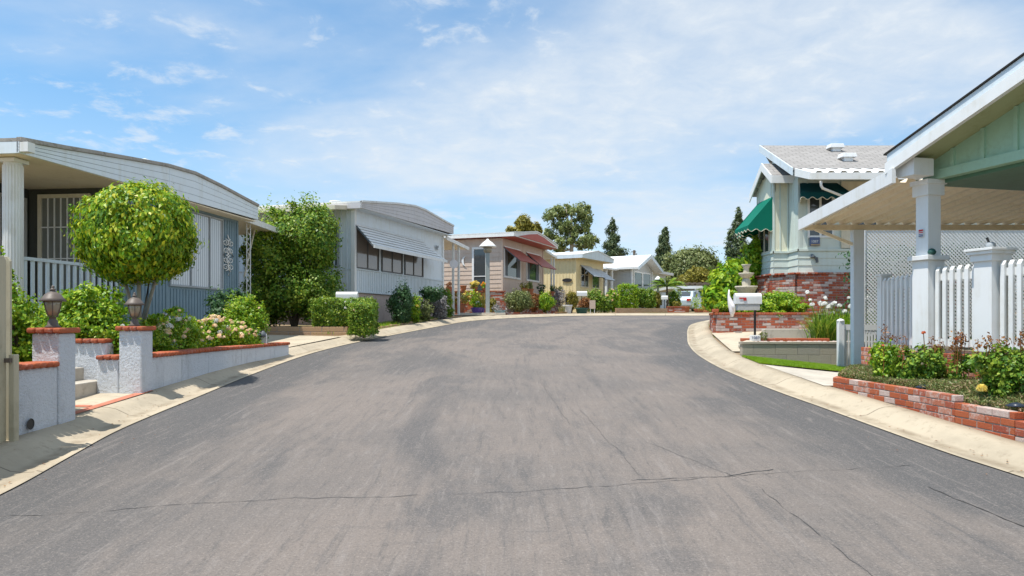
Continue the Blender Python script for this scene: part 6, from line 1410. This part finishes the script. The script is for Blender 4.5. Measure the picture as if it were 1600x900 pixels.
# far hedges and plants, left to right
for i, (px_, pyt, pyb, w_, Yb, mat, lb_, box_) in enumerate((
    (930, 455, 486, 14, 41, 'leaf_mid', 'leafy green bush beside the pink yard sign', 0), (945, 460, 485, 12, 42, 'leaf_mid', 'green rose bush with pink blooms left of the tall clipped hedge', 0),
    (957, 452, 486, 9, 43, 'leaf_bright', 'bright leafy bush with yellow tips touching the tall clipped hedge', 0), (981, 445, 481, 15, 44, 'leaf_bright', 'tall clipped green hedge in front of the grey gabled home', 1),
    (1003, 453, 481, 9, 44.5, 'leaf_mid', 'dark bush between the clipped hedge and the conical bushes', 0), (1015, 455, 481, 9, 45, 'leaf_mid', 'dark conical bush in front of the farthest homes', 0), (1026, 457, 481, 8, 45.5, 'leaf_yellow', 'yellow-green conical bush left of the far lamp', 0),
    (1053, 455, 478, 9, 47, 'leaf_mid', 'green bush left of the parked car', 0), (1066, 452, 470, 14, 60, 'leaf_mid', 'green bushes seen through the far carport', 0), (1100, 455, 478, 12, 56, 'leaf_dark', 'dark bush behind the far carport post', 0), (1057, 472, 480, 5, 44, 'leaf_yellow', 'tiny yellowish plant on the scalloped edging', 0))):
    k = Yb / F; x = WX(px_, Yb); zt, zb = WZ(pyt, Yb), WZ(pyb, Yb); base = g(Yb) + .1; zb = min(zb, base + .3)
    if box_: hedge('tall_hedge', lb_, (x, Yb, base), x, Yb, (zt + zb) / 2, w_ * k, .5, (zt - zb) / 2, 9000, .09, mat, 60 + i)
    else: shrub('bush', lb_, 'bush', (x, Yb, base), [((0, 0, (zt + zb) / 2 - base), (w_ * k, w_ * k * .9, (zt - zb) * .55))], 2600, .11, mat, seed=70 + i, clumps=40, csig=.16, lump=.2, group='bushes at the end of the street', flower=(('petal_peach', 8, .09),) if i in (1, 2) else None)
# palm-like plant
def palm(name, label, loc, H, n, Lf, mat, seed, r=.07, cat='tree'):
    t = thing(name, label, cat, loc); MB().tube([loc, (loc[0] + .05, loc[1], loc[2] + H * .5), (loc[0], loc[1], loc[2] + H)], [r * 1.2, r, r * .8], 8).build('trunk', 'bark', t, smooth=True)
    rg = np.random.default_rng(seed); Vs = []; 
    top = np.array(loc) + np.array([0, 0, H])
    for i in range(n):
        a = rg.uniform(0, 6.28); el = rg.uniform(.1, 1.25); dr = np.array([math.cos(a), math.sin(a), 0]); sdv = np.array([-dr[1], dr[0], 0]); prev = top
        for j in range(26):
            f = j / 25; q = top + dr * Lf * math.cos(el) * f * (1 + .1 * f) + np.array([0, 0, Lf * (math.sin(el) * f - .55 * f * f)])
            for s in (-1, 1):
                ll = Lf * .26 * math.sin(math.pi * min(1, f * .85 + .12)); tip = q + sdv * s * ll + dr * ll * .5 - np.array([0, 0, ll * .35]); w_ = dr * .03 * Lf
                Vs += [q - w_ * .5, q + w_ * .8, tip + w_ * .1, tip - w_ * .1]
    Vs = np.array(Vs); npmesh('fronds', Vs, np.arange(len(Vs)).reshape(-1, 4), mat, t); return t
palm('palm', 'slim palm with arching fronds between the farthest home and the carport', (WX(1042, 46), 46, 2.0), WZ(447, 46) - 2.0, 26, 1.35, 'leaf_mid', 4)
hedge('dark_hedge', 'dark green hedge glimpsed through the white lattice screen', (9, 15.1, 1.2), 9.3, 15.1, 2.15, 2.3, .3, .95, 9000, .10, 'leaf_dark', 77)
# right: planter vegetation by the fountain
loc = (6.35, 20.0, 1.74)
shrub('leafy_shrub', 'broad-leaved glossy shrub around the stone fountain', 'shrub', (5.75, 20.2, 1.74), [bl(1135, 440, 26, 26, 20.6, (5.75, 20.2, 1.74)), bl(1118, 465, 22, 22, 20.4, (5.75, 20.2, 1.74)), bl(1150, 425, 18, 16, 21.2, (5.75, 20.2, 1.74)), bl(1140, 470, 20, 20, 19.9, (5.75, 20.2, 1.74))], 3400, .20, 'leaf_bright', seed=90, clumps=60, csig=.22, lump=.3, asp=.42, shell=.2)
shrub('tall_shrub', 'tall yellow-green shrub rising behind the fountain by the bay window', 'shrub', (7.0, 22.6, 1.74), [bl(1177, 405, 17, 26, 22.4, (7.0, 22.6, 1.74)), bl(1170, 440, 18, 26, 22.4, (7.0, 22.6, 1.74)), bl(1182, 380, 8, 14, 22.4, (7.0, 22.6, 1.74))], 5200, .13, 'leaf_bright', seed=91, clumps=60, csig=.18, asp=.55)
shrub('spreading_shrub', 'low spreading bright shrub against the old brick base', 'shrub', (7.3, 19.5, 1.74), [bl(1216, 472, 34, 15, 19.5, (7.3, 19.5, 1.74), .5), bl(1190, 480, 22, 9, 19.3, (7.3, 19.5, 1.74), .45), bl(1243, 482, 18, 8, 19.3, (7.3, 19.5, 1.74), .4), bl(1216, 492, 12, 8, 18.85, (7.3, 19.5, 1.74), .2)], 9500, .085, 'leaf_bright', seed=92, clumps=90, csig=.14, asp=.4, lump=.25)
shrub('low_bush', 'small leafy clump at the rounded corner of the old brick planter', 'bush', (5.6, 19.2, 1.74), [bl(1130, 480, 14, 10, 19.2, (5.6, 19.2, 1.74)), bl(1160, 485, 18, 6, 19.0, (5.6, 19.2, 1.74), .25)], 2600, .075, 'leaf_bright', seed=93, clumps=30)
for i, (px_, Ya, zb_, lb_) in enumerate(((1285, 14.6, 1.18, 'left clump of white-flowered strap-leaved lilies above the block wall'), (1318, 14.9, 1.18, 'dense middle clump of strap-leaved lilies with white heads'), (1358, 14.8, 1.18, 'clump of white-flowered lilies right of the patio cover post'))):
    x = WX(px_, Ya); t = thing('lily_clump', lb_, 'lily', (x, Ya, zb_), group='white-flowered strap-leaved lilies'); strap_leaves('leaves', (x, Ya, zb_), 300, .80, .018, 'leaf_bright' if i % 2 else 'leaf_mid', t, 40 + i, .8, .16)
    rr = random.Random(i); hd = []
    for k in range(9):
        hx, hy, hh = x + rr.uniform(-.42, .34), Ya + rr.uniform(-.3, .2), rr.uniform(.55, .98); hd.append((hx, hy, zb_ + hh)); MB().tube([(x + (hx - x) * .3, Ya, zb_), (x + (hx - x) * .6, (Ya + hy) / 2, zb_ + hh * .55), (hx, hy, zb_ + hh)], .005, 4).build('stalk', 'leaf_mid', t)
    [flowers('flower_head', [q_], .065, 'petal_white', t, 22, seed=i * 20 + k_) for k_, q_ in enumerate(hd)]
shrub('small_succulent', 'small spiky brown plant beside the white number block', 'plant', (WX(1193, 14.1), 14.1, 1.2), [((0, 0, .09), (.09, .08, .09))], 90, .09, 'leaf_olive', seed=95, clumps=8, stems=1, stem_r=.006, asp=.2)
# pebbles behind the block wall
rg = np.random.default_rng(2); m = MB()
for i in range(260):
    x, y, r = rg.uniform(4.6, 8), rg.uniform(13.72, 14.1), rg.uniform(.015, .05); m.lathe((x, y, 1.168), [(r * .6, 0), (r, r * .4), (r * .6, r * .8)], 6)
props(m.build('pebbles', 'h2_skirt', None), 'pinkish pebbles behind the grey block wall', 'pebbles', kind='stuff')
m = MB(); t = thing('boulder', 'single pale rounded stone at the left end of the block wall', 'rock', (4.42, 13.95, 1.0)); m.lathe((4.45, 13.85, 1.02), [(.08, 0), (.17, .04), (.19, .10), (.12, .17), (.03, .20)], 9); m.build('stone', 'stone', t, smooth=True)

# rose bed: dry ground cover, rose bushes
rg = np.random.default_rng(12); N = 90000; pts = []
y = rg.uniform(3.2, 10.6, N); f = rg.random(N) ** 1.15; xl_ = np.interp(y, [p.y for p in BR], [p.x for p in BR]) + .13; xr = np.where(y < 9.8, 5.3 + .26 * (9.5 - y) - .05, 5.2)
x = xl_ + (xr - xl_) * f; keep = (y < 9.9) | (x > 4.3 + (y - 9.9) * 1.0); x, y, f = x[keep], y[keep], f[keep]
z = np.interp(y, [3, 6.7, 7.5, 9.9], [.67, .71, .80, .84]) + .05 * np.sin(f * 3.1) + .02 * np.sin(7 * x + 3 * y) + .03 * f
lump = np.sin(3.7 * x + 1.3 * y) * np.sin(2.9 * y - 1.1 * x); z = z + .025 * lump
N = len(x); p = np.stack([x, y, z + rg.uniform(-.05, .05, N)], 1); nn = rg.normal(size=(N, 3)) * .6 + np.array([0, 0, .8]); nn /= np.linalg.norm(nn, axis=1, keepdims=True)
t_ = rg.normal(size=(N, 3)) + np.array([0, 0, .7]); t_ /= np.linalg.norm(t_, axis=1, keepdims=True); s_ = np.cross(nn, t_); s_ /= np.linalg.norm(s_, axis=1, keepdims=True) + 1e-9; Lf = rg.uniform(.018, .050, N)[:, None]
V = np.stack([p - t_ * Lf * .5, p + s_ * Lf * .16, p + t_ * Lf * .6, p - s_ * Lf * .16], 1).reshape(-1, 3)
props(npmesh('ground_cover', V, np.arange(4 * N).reshape(-1, 4), 'leaf_dry', None), 'dry green and russet ground cover filling the rose bed', 'ground cover', kind='stuff')
def rose(label, px_, pyb, Y, blobs, n, seed, fl=None, shoots=10, mat='leaf_mid'):
    loc = (WX(px_, Y), Y, WZ(pyb, Y)); B = [bl(a, b, c, d, Y, loc) for a, b, c, d in blobs]
    t = shrub('rose_bush', label, 'rose bush', loc, B, n, .042, mat, seed=seed, clumps=int(n / 120), csig=.15, lump=.34, asp=.66, stems=7, stem_r=.008, stemmat='leaf_olive', flower=fl, group='rose bushes in front of the green porch')
    rr = random.Random(seed); vs = []
    for i in range(shoots):
        b = rr.choice(B); x = loc[0] + b[0][0] + rr.uniform(-.9, .9) * b[1][0]; y = loc[1] + b[0][1] + rr.uniform(-.6, .3) * b[1][1]; z = loc[2] + b[0][2] + b[1][2] * .5; h = rr.uniform(.12, .30)
        MB().tube([(x, y, z - .1), (x + .01, y, z + h * .6), (x + rr.uniform(-.04, .04), y, z + h)], .004, 4).build('shoot', 'leaf_russet', t)
        vs.append(((x, y, z + h * .8), (.045, .04, h * .35)))
    foliage('young_leaves', vs, 26 * shoots, .035, 'leaf_russet', t, seed=seed, clumps=shoots * 3, csig=.4); return t
rose('low yellow-green rose bush nearest the white picket fence', 1385, 598, 9.35, [(1382, 558, 20, 26), (1392, 578, 26, 16)], 4200, 1, None, 7, 'leaf_bright')
rose('full rose bush in the middle of the bed with russet shoots', 1443, 606, 8.9, [(1425, 575, 26, 24), (1450, 570, 28, 26), (1440, 592, 28, 12), (1462, 582, 18, 18)], 6200, 2, (('petal_peach', 2, .03),), 10)
rose('rose bush with one large pale yellow bloom at the right edge of the picture', 1580, 632, 7.45, [(1570, 575, 34, 30), (1600, 590, 40, 36), (1560, 600, 24, 22), (1540, 570, 20, 16)], 7600, 3, None, 12)
yr_ = P(1534, 607, 7.2); t = [o for o in bpy.data.objects if o.get('label', '').startswith('rose bush with one large')][0]; flowers('blossoms', [tuple(yr_)], .062, 'petal_yellow', t, 46)
rose('sparse rose bush of leggy russet shoots against the brick porch base', 1500, 600, 8.5, [(1495, 578, 14, 22), (1512, 565, 16, 18)], 1100, 4, None, 8)
for i in range(3):
    pz = P((1443, 1495, 1380)[i], (520, 530, 540)[i], (8.8, 8.4, 9.2)[i]); tt = t if False else [o for o in bpy.data.objects if o.get('label', '').startswith(('full rose', 'sparse rose', 'low yellow-green rose')[i])][0]
    MB().tube([(pz.x, pz.y, pz.z - .4), (pz.x + .01, pz.y, pz.z - .15), tuple(pz)], .005, 5).build('long_shoot', 'leaf_russet', tt); flowers('blossoms', [tuple(pz)], .035, 'petal_red', tt, 10, seed=i)

# ---- distant trees
def fb(px, py, rx, rz, Y, loc, w=1): k = Y / F; return ((WX(px, Y) - loc[0], 0, WZ(py, Y) - loc[2]), (rx * k, rx * k * .9, rz * k), w)
def ftree(name, label, px, Y, pyt, blobs, n, size, mat, **k):
    loc = (WX(px, Y), Y, 3.0); return tree(name, label, loc, WZ(pyt, Y) - 3.0, [fb(*b, Y, loc) for b in blobs], n, size, mat, group='trees on the skyline', **k)
ftree('eucalyptus', 'tall open-crowned eucalyptus behind the yellow home', 893, 85, 330, [(867, 335, 17, 14), (905, 330, 17, 15), (884, 326, 10, 10), (860, 362, 11, 18), (878, 355, 15, 16), (905, 352, 16, 15), (921, 345, 9, 14), (915, 375, 18, 14), (872, 382, 18, 12), (895, 372, 13, 12), (926, 378, 9, 9)], 9500, .42, 'leaf_euc', trunk_r=.4, barkmat='pale_bark', seed=101, clumps=130, csig=.17, shell=.35, lump=.3, asp=.35, fill=.06)
ftree('bushy_tree', 'yellow-green tree showing over the pink home\'s roof', 822, 80, 345, [(818, 350, 13, 13), (836, 360, 9, 9), (798, 360, 8, 7), (808, 366, 12, 9), (828, 378, 18, 10)], 8000, .36, 'leaf_yellow', trunk_r=.3, seed=102, clumps=80, csig=.2, lump=.25)
ftree('pine', 'slender ragged pine left of the utility pole', 957, 95, 340, [(957, 346, 4, 8), (955, 360, 7, 8), (960, 372, 9, 8), (954, 384, 11, 8), (961, 396, 15, 9), (952, 402, 12, 8)], 5000, .40, 'leaf_conifer', trunk_r=.25, seed=103, clumps=110, csig=.26, lump=.3, asp=.3, fill=.15)
ftree('pine', 'dense dark pine left of the big round tree', 1038, 95, 357, [(1039, 363, 5, 8), (1038, 376, 8, 10), (1037, 392, 10, 11), (1036, 406, 11, 10), (1026, 408, 9, 9), (1040, 420, 12, 10)], 10000, .38, 'leaf_conifer', trunk_r=.25, seed=104, clumps=90, csig=.2, lump=.22, asp=.3)
ftree('pine', 'broad dark pine beside the green awnings', 1157, 62, 330, [(1154, 334, 5, 10), (1153, 352, 9, 11), (1150, 370, 13, 12), (1152, 390, 18, 13), (1158, 408, 22, 14), (1150, 425, 18, 12), (1165, 430, 20, 16)], 15000, .30, 'leaf_conifer', trunk_r=.3, seed=105, clumps=130, csig=.18, lump=.22, asp=.3)
ftree('round_tree', 'big round grey-green tree above the far carport', 1082, 78, 400, [(1080, 425, 44, 36), (1060, 430, 24, 26), (1108, 432, 20, 24), (1085, 408, 28, 18)], 26000, .32, 'leaf_olive', trunk_r=.5, seed=106, clumps=260, csig=.12, lump=.07, shell=.6)
ftree('bushy_tree', 'golden-olive tree in front of the big round tree', 1090, 66, 425, [(1090, 434, 22, 15), (1070, 441, 14, 11), (1104, 446, 16, 14)], 8000, .28, 'leaf_yellow', trunk_r=.3, seed=107, clumps=80, csig=.18, lump=.2)
ftree('bushy_tree', 'dark green tree filling the gap right of the far carport', 1130, 60, 440, [(1125, 452, 22, 22), (1145, 446, 18, 24)], 7000, .26, 'leaf_mid', trunk_r=.25, seed=108, clumps=80, csig=.18, lump=.2)
ftree('bushy_tree', 'low green tree behind the farthest homes', 1010, 100, 440, [(1000, 455, 30, 16), (1030, 450, 22, 20), (1055, 455, 24, 18)], 7000, .45, 'leaf_mid', trunk_r=.25, seed=109, clumps=80, csig=.18, lump=.2)

# bits of leaf litter on the gutters and the paving
rg = np.random.default_rng(31); pts = []
for line, sg in ((SL, 1), (SR, -1)):
    ln = [p for p in line if 4 < p.y < 22]
    for _ in range(150):
        i = rg.integers(0, len(ln) - 1); p = ln[i]; t_ = (ln[i + 1] - ln[i]).normalized(); nn = Vector((-t_.y, t_.x)) * sg; d = rg.choice([rg.uniform(-.5, 0), rg.uniform(.06, .24), rg.uniform(.4, .6)], p=[.25, .5, .25]); q = p + t_ * rg.uniform(0, .5) + nn * d
        pts.append((q.x, q.y, g(q.y) + (.012 if d < 0 else np.interp(d, [a for a, b in SIDE], [b for a, b in SIDE]) + .01)))
V = []
for p in pts:
    a = rg.uniform(0, 6.28); r = rg.uniform(.006, .018); dx, dy = math.cos(a) * r, math.sin(a) * r; p = np.array(p); V += [p + (dx, dy, .002), p + (-dy * .5, dx * .5, .006), p + (-dx, -dy, 0), p + (dy * .5, -dx * .5, .004)]
V = np.array(V); props(npmesh('leaf_litter', V, np.arange(len(V)).reshape(-1, 4), 'leaf_russet', None), 'tiny dry leaf litter scattered along both gutters', 'leaf litter', kind='stuff')
